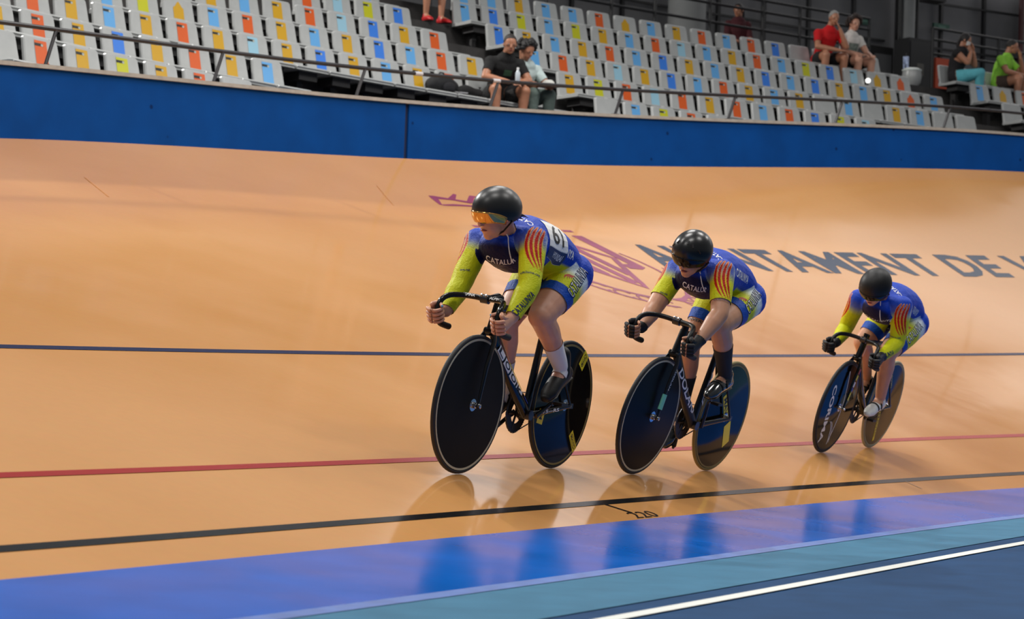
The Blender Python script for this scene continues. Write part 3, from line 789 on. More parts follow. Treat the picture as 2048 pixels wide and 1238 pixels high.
    def hand_free(s, mb, sd, dirn=None):
        wr, el = s.J['wr' + sd], s.J['el' + sd]; d = unit(dirn if dirn is not None else wr - el); A = unit(np.cross(d, [0, 0, 1]) + 1e-6)
        pn = np.cross(A, d); palm = wr + d * .085
        limb(mb, [wr, wr + d * .04, palm], [.026, .036, .037], [.02, .017, .013], ref=A)
        fl = []
        for off, ln, r in ((-.028, .068, .0082), (-.0095, .078, .0086), (.0095, .072, .0082), (.027, .056, .0072)):
            b = palm + A * off; q = unit(d - pn * .35); q2 = unit(d - pn * 1.0)
            fl.append(([b - d * .012, b + d * ln * .35, b + d * ln * .35 + q * ln * .35, b + d * ln * .35 + q * ln * .35 + q2 * ln * .3], [r * 1.1, r, r * .95, r * .8]))
        fl.append(([wr + d * .03 - A * .02, wr + d * .055 - A * .042, wr + d * .085 - A * .050 - pn * .01], [.013, .011, .008]))
        s.fing[sd] = fl
    def finger_mb(s, sd, grow=0.0, upto=None):
        mb = MB()
        for pts, r in s.fing[sd]:
            p, q = pts, r
            if upto: p, q = pts[:upto], r[:upto]
            limb(mb, p, [x + grow for x in q], n=9, seg=4)
        return mb
    # ---- bone classification
    def bones(s):
        J = s.J; B = []
        for i in range(len(s.spineC) - 1): B.append(('torso', s.spineC[i], s.spineC[i + 1], .115, .115))
        B.append(('torso', J['shL'], J['shR'], .06, .06)); B.append(('torso', J['hipL'], J['hipR'], .10, .10))
        B.append(('neck', s.nb, s.nt, .062, .056)); B.append(('head', s.nt, J['head'] + s.hu * .03, .075, .1)); B.append(('head', J['head'], J['head'] - s.hu * .07 + s.hf * .05, .06, .05))
        for sd in 'LR':
            B += [('ua' + sd, J['sh' + sd], J['el' + sd], .056, .041), ('fa' + sd, J['el' + sd], J['wr' + sd], .042, .027)]
            hd = s.fing[sd][1][0][0]
            B += [('hand' + sd, J['wr' + sd], hd, .03, .03), ('th' + sd, J['hip' + sd], J['kn' + sd], .098, .058), ('sn' + sd, J['kn' + sd], J['an' + sd], .056, .036), ('foot' + sd, J['an' + sd], J['toe' + sd], .036, .028)]
        s.B = B
    def classify(s, V):
        best = np.full(len(V), 1e9); idx = np.zeros(len(V), int); T = np.zeros(len(V))
        for i, (nm, a, b, r0, r1) in enumerate(s.B):
            d = b - a; L2 = d @ d; t = (V - a) @ d / L2; tc = np.clip(t, 0, 1)
            q = np.linalg.norm(V - (a + tc[:, None] * d), axis=1) - (r0 + (r1 - r0) * tc)
            m_ = q < best; best[m_] = q[m_]; idx[m_] = i; T[m_] = t[m_]
        return idx, T
    def field(s, V, rules):
        """rules: bone -> 'all' or (t_end) or (t_lo,t_hi); returns F (positive inside, metres) and the axis to slide along"""
        idx, T = s.classify(V); Fv = np.full(len(V), -1.0); ax = np.zeros_like(V)
        for i, (nm, a, b, r0, r1) in enumerate(s.B):
            m_ = idx == i
            if nm not in rules: continue
            r = rules[nm]
            if r == 'all': Fv[m_] = 1.0; continue
            d = b - a; L = np.linalg.norm(d)
            lo, hi = (r if isinstance(r, tuple) else (-9, r))
            f1 = (hi - T[m_]) * L; f0 = (T[m_] - lo) * L
            use = f1 < f0
            Fv[m_] = np.where(use, f1, f0); ax[m_] = np.where(use[:, None], d / L, -d / L)
        return Fv, ax
    def shell(s, name, rules, off=.004, mt=None, parent=None, subdiv=False, colour=None, extra=None, wrinkle=0.0):
        Fv, ax = s.field(s.V, rules)
        keep = (Fv[s.F] > -s.vox * .5).all(1)
        F = s.F[keep]
        if len(F) == 0: return None
        used = np.unique(F); mp = -np.ones(len(s.V), int); mp[used] = np.arange(len(used)); N = normals(s.V, s.F)
        V = s.V[used].copy(); F = mp[F]; f = Fv[used]; a = ax[used]
        E = np.sort(edges_of(F), axis=1); key = E[:, 0].astype(np.int64) * len(V) + E[:, 1]; u, c = np.unique(key, return_counts=True)
        bd = np.unique(np.concatenate([u[c == 1] // len(V), u[c == 1] % len(V)]))
        sl = np.abs(f[bd]) < .03; V[bd[sl]] += a[bd[sl]] * f[bd[sl], None]
        V = V + N[used] * off
        if wrinkle:
            ph = V @ np.array([37., 51., 29.]) ; V = V + N[used] * (np.sin(ph * 3) * np.sin(V[:, 2] * 90 + ph) * wrinkle)[:, None]
        if subdiv: V, F = split_quads(V, F)
        me = fast_mesh(name, V, F)
        if extra is not None:
            b = len(V); FF = [tuple(map(int, q)) for q in F] + [tuple(i + b for i in q) for q in extra.F]; me = mesh(name, np.concatenate([V, np.array(extra.V)]), FF)
        if colour is not None:
            n = len(me.vertices); W = np.empty(n * 3); me.vertices.foreach_get('co', W); W = W.reshape(-1, 3)
            Cc = colour(s, W); at = me.color_attributes.new('Col', 'FLOAT_COLOR', 'POINT'); at.data.foreach_set('color', np.c_[Cc, np.ones(n)].astype(np.float32).ravel())
        o = link(name, me, mt, parent, True)
        return o
    def body(s, mt, parent, fingers='LR'):
        mb = MB()
        for sd in fingers:
            f = s.finger_mb(sd); mb.add(f.V, f.F)
        V, F = s.V, s.F
        me = mesh('body', *append_mesh(V, F, mb)) if mb.V else fast_mesh('body', V, F)
        s.bvh = BVHTree.FromPolygons([Vector(v) for v in V], [tuple(map(int, f)) for f in F])
        return link('body', me, mt, parent, True)
    def face(s, parent, eyes=True, lip=(150, 70, 66)):
        h, f, u, l = s.J['head'], s.hf, s.hu, s.hl
        mb = MB()
        P = [h - u * (.058 + .003 * abs(x)) + f * (.0955 - .010 * x * x) + l * .022 * x for x in np.linspace(-1, 1, 7)]
        mb.tube(P, [.001, .004, .005, .0045, .005, .004, .001], 8); mb.build('lips', mat('lips_%d' % lip[0], lip, .4), parent)
        if eyes:
            for sg in (-1, 1):
                e = MB().sphere(h + u * .008 + f * .080 + l * sg * .031, .0115, 10).build('eye', mat('eye_white', (120, 104, 96), .4), parent)
                MB().sphere(h + u * .008 + f * .0875 + l * sg * .031, .0068, 8).build('iris', mat('eye_dark', (28, 20, 16), .2), e)
def vcol_mat(name, rough=.55, bump=.15, bscale=160, spec=.2):
    if name in MATS: return MATS[name]
    m = mat(name, (128, 128, 128), rough, bump=bump, bscale=bscale, spec=spec); N = m.node_tree.nodes; a = N.new('ShaderNodeVertexColor'); a.layer_name = 'Col'
    m.node_tree.links.new(a.outputs['Color'], N['Principled BSDF'].inputs['Base Color']); 
    N['Principled BSDF'].inputs['Sheen Weight'].default_value = .0
    return m
def skin_mat(name, rgb):
    if name in MATS: return MATS[name]
    m = mat(name, rgb, .42, noise=.07, nscale=14, bump=.05, bscale=250, spec=.45)
    b = m.node_tree.nodes['Principled BSDF']; b.inputs['Subsurface Weight'].default_value = .12; b.inputs['Subsurface Radius'].default_value = (.012, .005, .003); b.inputs['Subsurface Scale'].default_value = .5
    return m
def decal(name, Vx, Fx, o, u, v, w, h, ray, bvh, mt, parent, lift=.0055, centre=True):
    """flat art (x 0..aspect, y 0..1) laid on a body surface: o = middle, u/v = directions, ray = projection direction"""
    Vx = np.array(Vx, float); W = Vx[:, 0].max(); o, u, v, ray = v3(o), unit(u), unit(v), unit(ray)
    P = []
    for x, y in Vx:
        p = o + u * ((x / W - .5) * w) + v * ((y - .5) * h)
        hit = bvh.ray_cast(Vector(p - ray * .25), Vector(ray), .5)
        P.append((np.array(hit[0]) + np.array(hit[1]) * lift * np.sign(-np.array(hit[1]) @ ray)) if hit[0] is not None else None)
    ok = [f for f in Fx if all(P[i] is not None for i in f)]
    ok = [f for f in ok if max(np.linalg.norm(P[f[i]] - P[f[i - 1]]) for i in range(len(f))) < .06]
    if not ok: return None
    used = sorted({i for f in ok for i in f}); mp = {i: k for k, i in enumerate(used)}
    return link(name, mesh(name, [P[i] for i in used], [tuple(mp[i] for i in f) for f in ok]), mt, parent)
def grid_art(nx=12, ny=8):
    V = [(x, y) for y in np.linspace(0, 1, ny) for x in np.linspace(0, 1, nx)]
    return V, [(j * nx + i, j * nx + i + 1, (j + 1) * nx + i + 1, (j + 1) * nx + i) for j in range(ny - 1) for i in range(nx - 1)]

# ------------------------------------------------------------------ bicycles
M_CARB = mat('carbon_gloss', (13, 13, 14), .18, spec=.35); M_CARBM = mat('carbon_matt', (16, 16, 17), .42, spec=.3)
M_TYRE = mat('tyre_black', (24, 24, 25), .6); M_STEEL = mat('steel', (190, 192, 196), .22, metal=1.0); M_ALUD = mat('dark_alloy', (60, 60, 64), .3, metal=.8)
M_WHITE = mat('print_white', (232, 232, 230), .45); M_YEL = mat('print_yellow', (228, 206, 20), .45); M_BLACKP = mat('print_black', (18, 18, 20), .5)
M_GRIP = mat('bar_tape', (20, 20, 21), .7)
RW, WB = .335, .97
BBX, BBZ = -.585, .285
def disc_y(r): return .0225 - .012 * max(0.0, (r - .03)) / .285
def wheel_art(name, polys, hub, mt, parent, lift=.0012):
    """polys: list of (points (x,z) relative to hub centre) laid on the left face of a disc wheel"""
    mb = MB()
    for V, F in polys:
        mb.add([(hub[0] + x, disc_y(math.hypot(x, z)) + lift, hub[1] + z) for x, z in V], F)
    return mb.build(name, mt, parent, False)
def wheel_quad(c, a, w, h, n=8):
    """rectangle centred at c (x,z), turned by angle a"""
    ca, sa = math.cos(a), math.sin(a); V = []
    for j in range(3):
        for i in range(n):
            x = (i / (n - 1) - .5) * w; z = (j / 2 - .5) * h; V.append((c[0] + ca * x - sa * z, c[1] + sa * x + ca * z))
    return V, [(j * n + i, j * n + i + 1, (j + 1) * n + i + 1, (j + 1) * n + i) for j in range(2) for i in range(n - 1)]
def wheel_text(txt, c, a, w, h, flip=False, **kw):
    V, F = text_norm(txt, **kw); W = V[:, 0].max(); ca, sa = math.cos(a), math.sin(a); out = []
    for x, y in V:
        # seen from the left side forward (+x) is to the viewer's left, so text runs towards -x
        X = -(x / W - .5) * w; Z = (y - .5) * h; out.append((c[0] + ca * X - sa * Z, c[1] + sa * X + ca * Z))
    return out, F
def make_wheel(parent, x, name, rim_mat, tyre_mat, disc_mat):
    w_ = empty(name); w_.parent = parent; w_.location = (0, 0, 0)
    hub = (x, 0, RW)
    MB().lathe([(.028, -.0225), (.10, -.0195), (.20, -.0153), (.313, -.0105), (.313, .0105), (.20, .0153), (.10, .0195), (.028, .0225)], hub, (0, 1, 0), 72).build('disc', disc_mat, w_)
    t = [(.3245 + .0105 * math.cos(a), .0115 * math.sin(a)) for a in np.linspace(-math.pi, math.pi, 15)]
    MB().lathe(t, hub, (0, 1, 0), 72).build('tyre', tyre_mat, w_)
    MB().lathe([(.3138, .0108), (.3142, .0120), (.3158, .0120), (.3164, .0105)], hub, (0, 1, 0), 72).lathe([(.3164, -.0105), (.3158, -.0120), (.3142, -.0120), (.3138, -.0108)], hub, (0, 1, 0), 72).build('rim_band', rim_mat, w_)
    MB().lathe([(0, -.058), (.009, -.056), (.009, -.040), (.014, -.038), (.016, -.024), (.030, -.0235), (.030, .0235), (.016, .024), (.014, .038), (.009, .040), (.009, .056), (0, .058)], hub, (0, 1, 0), 24).build('hub', M_STEEL, w_)
    return w_
def bar_path(dx, dz):
    P = [(0, 0, .840), (.008, .05, .843), (.030, .105, .842), (.085, .145, .834), (.132, .160, .808), (.150, .163, .765), (.138, .164, .725), (.105, .165, .698), (.062, .165, .688), (.018, .165, .682)]
    P = [(x + dx, y, z + dz) for x, y, z in P]
    return P
def make_bike(name, label, M, spec):
    root = empty(name, mat=M); tag(root, label, 'bicycle', 'track bicycles')
    fm = spec['frame']; dx, dz = spec.get('bar', (0, 0))
    HT0, HT1 = v3((-.100, 0, .690)), v3((-.138, 0, .822)); BBp = v3((BBX, 0, BBZ)); STt = v3((-.665, 0, .840)); RH = v3((-WB, 0, RW))
    fr = empty('frame'); fr.parent = root
    def tb(nm, pts, a, b, ref=(0, 1, 0), n=14, m_=None): return MB().tube(pts, a, n, b=b, ref=ref).build(nm, m_ or fm, fr)
    tb('head_tube', [HT0, HT1], .021, .030)
    dt = tb('down_tube', [HT0 * .85 + HT1 * .15, HT0 * .45 + BBp * .55 + v3((0, 0, -.004)), BBp + v3((.01, 0, .01))], [.017, .019, .023], [.034, .036, .036])
    tb('top_tube', [HT0 * .15 + HT1 * .85, STt + v3((.02, 0, -.045))], [.016, .014], [.021, .018])
    tb('seat_tube', [BBp, BBp * .5 + STt * .5, STt], [.019, .016, .014], [.030, .028, .026])
    MB().lathe([(.026, -.036), (.026, .036)], BBp, (0, 1, 0), 20).build('bottom_bracket', M_ALUD, fr)
    for sg in (-1, 1):
        tb('chain_stay', [BBp + v3((-.02, sg * .022, 0)), BBp * .6 + RH * .4 + v3((0, sg * .036, 0)), RH + v3((.0, sg * .052, 0))], [.010, .008, .007], [.018, .015, .010])
        tb('seat_stay', [STt + v3((.006, sg * .014, -.11)), STt * .5 + RH * .5 + v3((0, sg * .034, -.03)), RH + v3((0, sg * .052, .005))], [.006, .006, .006], [.010, .009, .009])
        MB().box(RH + v3((-.008, sg * .052, 0)), (.045, .006, .026)).build('dropout', M_ALUD, fr, False)
    fk = empty('fork'); fk.parent = root
    for sg in (-1, 1):
        MB().tube([HT0 + v3((.0, sg * .022, -.004)), HT0 + v3((.022, sg * .040, -.05)), (-.030, sg * .047, .52), (0, sg * .050, .333)], [.010, .009, .008, .006], 12, b=[.020, .020, .017, .010], ref=(0, 1, 0)).build('fork_blade', fm, fk)
        MB().lathe([(.0, sg * .052), (.012, sg * .054), (.011, sg * .064), (0, sg * .068)], (0, 0, RW), (0, 1, 0), 12).build('axle_nut', M_STEEL, fk)
    MB().tube([HT0 + v3((.004, -.03, -.004)), HT0 + v3((.004, .03, -.004))], .017, 12, b=.021, ref=(1, 0, 0)).build('fork_crown', fm, fk)
    fw = make_wheel(root, 0, 'front_wheel', spec['rim_f'], spec['tyre_f'], spec['disc_f'])
    rw_ = make_wheel(root, -WB, 'rear_wheel', spec['rim_r'], spec['tyre_r'], spec['disc_r'])
    # cockpit
    cl = v3((dx, 0, .840 + dz))
    sm = empty('stem'); sm.parent = root
    MB().tube([HT1 + v3((-.004, 0, .002)), HT1 + v3((-.004, 0, .030)), HT1 + v3((.018, 0, .036)), cl + v3((-.02, 0, 0))], [.020, .020, .017, .016], 12).build('stem_body', fm, sm)
    MB().lathe([(.019, -.022), (.022, -.02), (.022, .02), (.019, .022)], cl, (0, 1, 0), 16).build('clamp', M_ALUD, sm)
    for sg in (-1, 1): MB().lathe([(.004, 0), (.004, .012)], cl + v3((.018, sg * .012, .012)), (.6, 0, .8), 8).build('bolt', M_STEEL, sm)
    hb = empty('handlebar'); hb.parent = root
    P = bar_path(dx, dz); full = [(x, -y, z) for x, y, z in P[::-1][:-1]] + P
    MB().tube(spline(full, 73), .0135, 12).build('bar', M_CARB if spec.get('bar_gloss') else M_CARBM, hb)
    for sg in (-1, 1):
        q = [(x, sg * y, z) for x, y, z in P[-4:]]; MB().tube(spline(q, 13), .0155, 12).build('bar_grip', M_GRIP, hb)
    # saddle
    sd = empty('saddle'); sd.parent = root
    sx = -.70; sz = spec.get('saddle_z', .905)
    MB().tube([STt + v3((0, 0, -.02)), (STt[0] - .012, 0, sz - .035)], .0135, 12).build('seat_post', M_CARBM, sd)
    limb_mb = MB(); limb(limb_mb, [(sx + .15, 0, sz - .012), (sx + .06, 0, sz), (sx - .04, 0, sz + .002), (sx - .115, 0, sz + .010)], [.016, .022, .050, .066], [.014, .016, .018, .018], ref=(0, 1, 0)); limb_mb.build('saddle_shell', M_CARBM, sd)
    for sg in (-1, 1): MB().tube([(sx + .12, sg * .008, sz - .022), (sx + .04, sg * .02, sz - .042), (sx - .05, sg * .02, sz - .042), (sx - .10, sg * .028, sz - .02)], .0035, 8).build('saddle_rail', M_STEEL, sd)
    # drive train
    cv = spec['crank']; ck_ = empty('crankset'); ck_.parent = root
    for sg in (1, -1):
        e = v3((BBX + sg * cv[0], sg * .085, BBZ + sg * cv[1]))
        MB().tube([BBp + v3((0, sg * .062, 0)), BBp * .5 + e * .5 + v3((0, sg * .030, 0)), e + v3((0, -sg * .006, 0))], [.017, .012, .012], 12, b=[.010, .008, .008], ref=(-cv[1], 0, cv[0])).build('crank_arm', spec.get('crank_mat', M_CARB), ck_)
        MB().lathe([(.016, 0), (.016, .006)], e - v3((0, .003, 0)), (0, 1, 0), 12).build('crank_bolt', M_ALUD, ck_)
        pd = empty('pedal'); pd.parent = root
        MB().tube([e, e + v3((0, sg * .055, 0))], .006, 8).build('pedal_axle', M_STEEL, pd); MB().box(e + v3((0, sg * .045, .002)), (.07, .05, .014)).build('pedal_body', M_CARBM, pd, False)
    teeth = []
    for i in range(96):
        a = 2 * math.pi * i / 96; r = .101 if i % 2 else .106; teeth.append((r * math.cos(a), r * math.sin(a)))
    mb = MB(); V = [(BBX + x, y, BBZ + z) for y in (-.047, -.051) for x, z in teeth] + [(BBX + x * .55, y, BBZ + z * .55) for y in (-.047, -.051) for x, z in teeth]
    n = 96; F = [(i, (i + 1) % n, 2 * n + (i + 1) % n, 2 * n + i) for i in range(n)] + [(n + i, 3 * n + i, 3 * n + (i + 1) % n, n + (i + 1) % n) for i in range(n)] + [(i, n + i, n + (i + 1) % n, (i + 1) % n) for i in range(n)] + [(2 * n + i, 2 * n + (i + 1) % n, 3 * n + (i + 1) % n, 3 * n + i) for i in range(n)]
    mb.add(V, F)
    for k in range(5):
        a = 2 * math.pi * k / 5; mb.tube([(BBX, -.049, BBZ), (BBX + .085 * math.cos(a), -.049, BBZ + .085 * math.sin(a))], .010, 8, b=.004, ref=(-math.sin(a), 0, math.cos(a)))
    mb.build('chainring', M_CARBM, ck_)
    MB().lathe([(.034, -.051), (.034, -.046)], RH, (0, 1, 0), 18).build('sprocket', M_ALUD, rw_)
    cp = []
    for a in np.linspace(math.pi * .5, -math.pi * .5, 13): cp.append((BBX + .104 * math.cos(a), -.049, BBZ + .104 * math.sin(a)))
    for a in np.linspace(-math.pi * .5, -math.pi * 1.5, 9): cp.append((-WB + .036 * math.cos(a), -.049, RW + .036 * math.sin(a)))
    cp.append(cp[0]); ch = []
    for a, b in zip(cp[:-1], cp[1:]):
        d = v3(b) - v3(a); k = max(1, int(np.linalg.norm(d) / .0127)); ch += [(v3(a) + d * i / k) for i in range(k)]
    mb = MB()
    for i, p in enumerate(ch):
        q = ch[(i + 1) % len(ch)]; mb.tube([p, q], .0042 if i % 2 else .0052, 4, b=.0028 if i % 2 else .0036, ref=(0, 1, 0))
    c_ = mb.build('chain', M_ALUD, root, False); c_['kind'] = 'stuff'
    return root, fr, fw, rw_, hb, fk
def tube_art(name, txt, a, b, side, w, h, mt, parent, face=(0, 1, 0), lift=.021, **kw):
    """lettering on a frame tube: runs from a to b on the left side"""
    V, F = text_norm(txt, **kw); a, b = v3(a), v3(b); u = unit(b - a); nrm = unit(face); v = np.cross(nrm, u); W = V[:, 0].max(); L = np.linalg.norm(b - a)
    P = [a + u * (x / W * L) + v * ((y - .5) * h) + nrm * (lift - 9.0 * ((y - .5) * h) ** 2) for x, y in V]
    return link(name, mesh(name, P, F), mt, parent)
def tube_block(name, a, b, h0, h1, mt, parent, lift=.021):
    a, b = v3(a), v3(b); u = unit(b - a); nrm = v3((0, 1, 0)); v = np.cross(nrm, u); mb = MB()
    hs = np.linspace(h0, h1, 4); V = [p + v * h + nrm * (lift - 9 * h * h) for p in (a, b) for h in hs]
    return mb.add(V, [(i, i + 1, 5 + i, 4 + i) for i in range(3)]).build(name, mt, parent, False)
def bike_matrix(ox, oy, psi, lean):
    psi, lean = math.radians(psi), math.radians(lean)
    fx, fy = -math.sin(psi), -math.cos(psi)
    z0, o0, s0 = surf_z(ox, oy); z1, o1, s1 = surf_z(ox - WB * fx, oy - WB * fy)
    f = unit((fx * WB, fy * WB, z0 - z1)); l0 = unit((math.cos(psi), -math.sin(psi), 0)); u0 = np.cross(f, l0)
    l = math.cos(lean) * l0 - math.sin(lean) * u0; u = math.cos(lean) * u0 + math.sin(lean) * l0
    M = Matrix((f, l, u)).transposed().to_4x4(); M.translation = Vector((ox, oy, z0 + .002)); return M
BM = {1: bike_matrix(-.2289, 9.520, 28.30, 8.26), 2: bike_matrix(.6858, 10.9208, 29.97, 15.7), 3: bike_matrix(2.161, 13.779, 29.42, 18.0)}
M_RIMW = mat('rim_white', (186, 178, 150), .4); M_TAN = mat('tyre_tan', (128, 112, 60), .6); M_PALE = mat('tyre_pale', (150, 146, 118), .6)
M_DISCG = mat('disc_gloss', (10, 10, 11), .08, spec=.11); M_DISCM = mat('disc_matt', (13, 14, 14), .6, spec=.15); M_DISCS = mat('disc_satin', (13, 13, 14), .30, spec=.05)
# --- leading bicycle
b1, fr1, fw1, rw1, hb1, fk1 = make_bike('track_bicycle', 'black track bicycle with plain matt front disc wheel, leading the three riders', BM[1],
    dict(frame=M_CARB, rim_f=M_RIMW, rim_r=M_TAN, tyre_f=M_TYRE, tyre_r=M_TYRE, disc_f=M_DISCM, disc_r=M_DISCG, crank=(-.118, .072), bar_gloss=True, crank_mat=M_CARB))
HTa, BBa = v3((-.13, 0, .66)), v3((BBX, 0, BBZ))
d0, d1 = v3((-.155, 0, .635)), v3((-.545, 0, .330))
for c, (t0, t1) in {'red': (0, .36), 'yellow': (.36, .80), 'blue': (.90, 1.02)}.items():
    tube_block('frame_stripe', d0 + (d1 - d0) * t0, d0 + (d1 - d0) * t1, .019, .026, mat('stripe_' + c, {'red': (190, 24, 34), 'yellow': (222, 208, 30), 'blue': (24, 60, 190)}[c], .3), fr1)
for i, ch_ in enumerate('LOOK'):
    t0 = .06 + i * .20; a = d0 + (d1 - d0) * t0; b = d0 + (d1 - d0) * (t0 + .17)
    tube_block('letter_block', a, b, -.020, .016, M_WHITE, fr1, .0205)
    tube_art('frame_letter', ch_, a + (b - a) * .12, a + (b - a) * .88, 1, 0, .028, M_BLACKP, fr1, lift=.0212, bold=.02)
tube_art('frame_letter', 'LOOK', (-.128, 0, .805), (-.108, 0, .695), 1, 0, .020, M_WHITE, fr1, lift=.0275, bold=.01)
tube_art('frame_letter', '875', (-.655, .030, .302), (-.735, .035, .309), 1, 0, .017, M_WHITE, fr1, lift=.017, bold=.02)
tube_art('frame_letter', 'MADISON', (-.740, .035, .307), (-.785, .036, .311), 1, 0, .007, M_WHITE, fr1, lift=.017)
tube_art('frame_letter', 'RS', (-.790, .036, .313), (-.845, .039, .318), 1, 0, .017, M_WHITE, fr1, lift=.017, bold=.02)
for sg in (1, -1): tube_art('bar_lettering', 'ALPINA', (.020, sg * .075 - .035, .8425), (.020, sg * .075 + .035, .8425), 1, 0, .014, M_WHITE, hb1, face=(.85, 0, .5), lift=.016, bold=.02)
polys = [wheel_quad((-.155, .235), math.radians(-52), .095, .062), wheel_quad((-.175, -.195), math.radians(48), .125, .046), wheel_quad((.235, -.06), math.radians(100), .075, .06), wheel_quad((.225, .07), math.radians(80), .05, .06)]
for q_ in polys: wheel_art('yellow_sticker', [q_], (-WB, RW), M_YEL, rw1)
wheel_art('sticker_lettering', [wheel_text('MAVIC', (-.155, .235), math.radians(-52), .062, .022, bold=.02), wheel_text('MAVIC', (-.175, -.195), math.radians(48), .09, .018, bold=.02), wheel_text('M', (.235, -.06), math.radians(100), .03, .03, bold=.02)], (-WB, RW), M_BLACKP, rw1, .0018)
def ring_art(c, rx, rz, a, wd=.003, n=24):
    V = []; ca, sa = math.cos(a), math.sin(a)
    for k in (1, 0):
        for i in range(n):
            t = 2 * math.pi * i / n; x = (rx - k * wd) * math.cos(t); z = (rz - k * wd) * math.sin(t); V.append((c[0] + ca * x - sa * z, c[1] + sa * x + ca * z))
    return V, [(i, (i + 1) % n, n + (i + 1) % n, n + i) for i in range(n)]
wheel_art('sticker_outline', [ring_art((-.155, .235), .04, .022, math.radians(-52)), ring_art((-.175, -.195), .055, .019, math.radians(48))], (-WB, RW), M_BLACKP, rw1, .0018)
# --- second bicycle
b2, fr2, fw2, rw2, hb2, fk2 = make_bike('track_bicycle', 'black track bicycle with white down tube lettering, ridden by the short-sleeved rider', BM[2],
    dict(frame=M_CARBM, rim_f=M_RIMW, rim_r=M_TAN, tyre_f=M_TYRE, tyre_r=M_TAN, disc_f=M_DISCS, disc_r=M_DISCG, crank=(.035, .160), bar=(-.015, .03), saddle_z=.93, crank_mat=M_CARBM))
tube_art('frame_letter', 'DOLAN', d0 + (d1 - d0) * .10, d0 + (d1 - d0) * .90, 1, 0, .042, M_WHITE, fr2, lift=.022, bold=.02)
tube_art('frame_letter', 'DF4', (-.600, 0, .40), (-.632, 0, .60), 1, 0, .030, M_WHITE, fr2, lift=.021, bold=.01, shear=.3)
wheel_art('frame_badge', [ring_art((0, 0), .02, .012, 0)], (0, 0), M_WHITE, fr2) if False else None
mb = MB(); V, F = ring_art((-.122, .77), .020, .012, math.radians(10), .005); mb.add([(x, .030, z) for x, z in V], F).build('frame_badge', M_WHITE, fr2, False)
tube_art('fork_letter', 'DOLAN', (-.062, .047, .600), (-.030, .047, .495), 1, 0, .014, M_WHITE, fk2, lift=.010, bold=.01)
MB().tube([(-.020, .048, .470), (-.006, .049, .385)], .0115, 10, b=.0205, ref=(0, 1, 0)).build('fork_sleeve', mat('sleeve_mint', (120, 206, 178), .5), fk2)
for q_ in (wheel_quad((.03, .065), math.radians(-122), .16, .055), wheel_quad((-.10, -.105), math.radians(-118), .15, .085)): wheel_art('yellow_sticker', [q_], (-WB, RW), M_YEL, rw2)
wheel_art('sticker_lettering', [wheel_text('MAV', (.03, .065), math.radians(58), .12, .036, bold=.02)], (-WB, RW), M_BLACKP, rw2, .0018)
# --- third bicycle
b3, fr3, fw3, rw3, hb3, fk3 = make_bike('track_bicycle', 'black track bicycle with large white lettering on its front disc wheel, last of three', BM[3],
    dict(frame=M_CARB, rim_f=M_TYRE, rim_r=M_PALE, tyre_f=M_TYRE, tyre_r=M_PALE, disc_f=M_DISCG, disc_r=M_DISCG, crank=(.164, -.012), bar=(-.10, -.02), saddle_z=.915))
wheel_art('wheel_lettering', [wheel_text('CORIMA', (.165, -.045), math.radians(84), .42, .056, bold=.03)], (0, RW), M_WHITE, fw3)
sw = MB(); arc1 = [(.055 * math.cos(a) - .02, .0 + .30 * math.sin(a)) for a in np.linspace(1.4, -1.45, 24)]
P0 = [(x - .09, z) for x, z in arc1]; 
for x_off, wd in ((0.0, .011),):
    pts = np.array([(-.045 - .10 * (1 - ((z) / .3) ** 2) * .55 + .055, z) for z in np.linspace(.26, -.27, 26)])
    V = [(x - wd / 2, z) for x, z in pts] + [(x + wd / 2, z) for x, z in pts]; wheel_art('wheel_stripe', [(V, [(i, i + 1, 27 + i, 26 + i) for i in range(25)])], (0, RW), M_WHITE, fw3)
pts = np.array([(.075 - .10 * math.sin(t), -.10 - .19 * (1 - math.cos(t)) / 1.0) for t in np.linspace(0.0, 1.4, 14)])
for off, wd in ((0, .010), (-.022, .008)):
    V = [(x + off + .02 - wd / 2, z) for x, z in pts] + [(x + off + .02 + wd / 2, z) for x, z in pts]; wheel_art('wheel_stripe', [(V, [(i, i + 1, 15 + i, 14 + i) for i in range(13)])], (0, RW), M_WHITE, fw3)
wheel_art('yellow_sticker', [wheel_quad((.045, -.150), math.radians(70), .27, .034)], (-WB, RW), M_YEL, rw3)
wheel_art('sticker_lettering', [wheel_text('MAVIC', (.045, -.150), math.radians(70), .20, .022, bold=.01)], (-WB, RW), M_BLACKP, rw3, .0018)
for i, (c, h0) in enumerate((((176, 28, 40), 0), ((224, 206, 24), .2), ((226, 226, 226), .42), ((40, 60, 160), .60), ((224, 206, 24), .72))):
    a, b = v3((-.075, .0475, .625)), v3((-.012, .0495, .40)); t0, t1 = h0, h0 + (.16 if i < 4 else .28)
    tube_block('fork_band', a + (b - a) * t0, a + (b - a) * t1, -.013, .013, mat('band_%d' % i, c, .4), fk3, .010)
tube_block('frame_stripe', (-.118, 0, .775), (-.105, 0, .710), -.004, .004, M_WHITE, fr3, .030)
tube_art('stay_letter', 'MAVIC', (-.79, .036, .615), (-.87, .042, .48), 1, 0, .016, M_YEL, fr3, lift=.009)

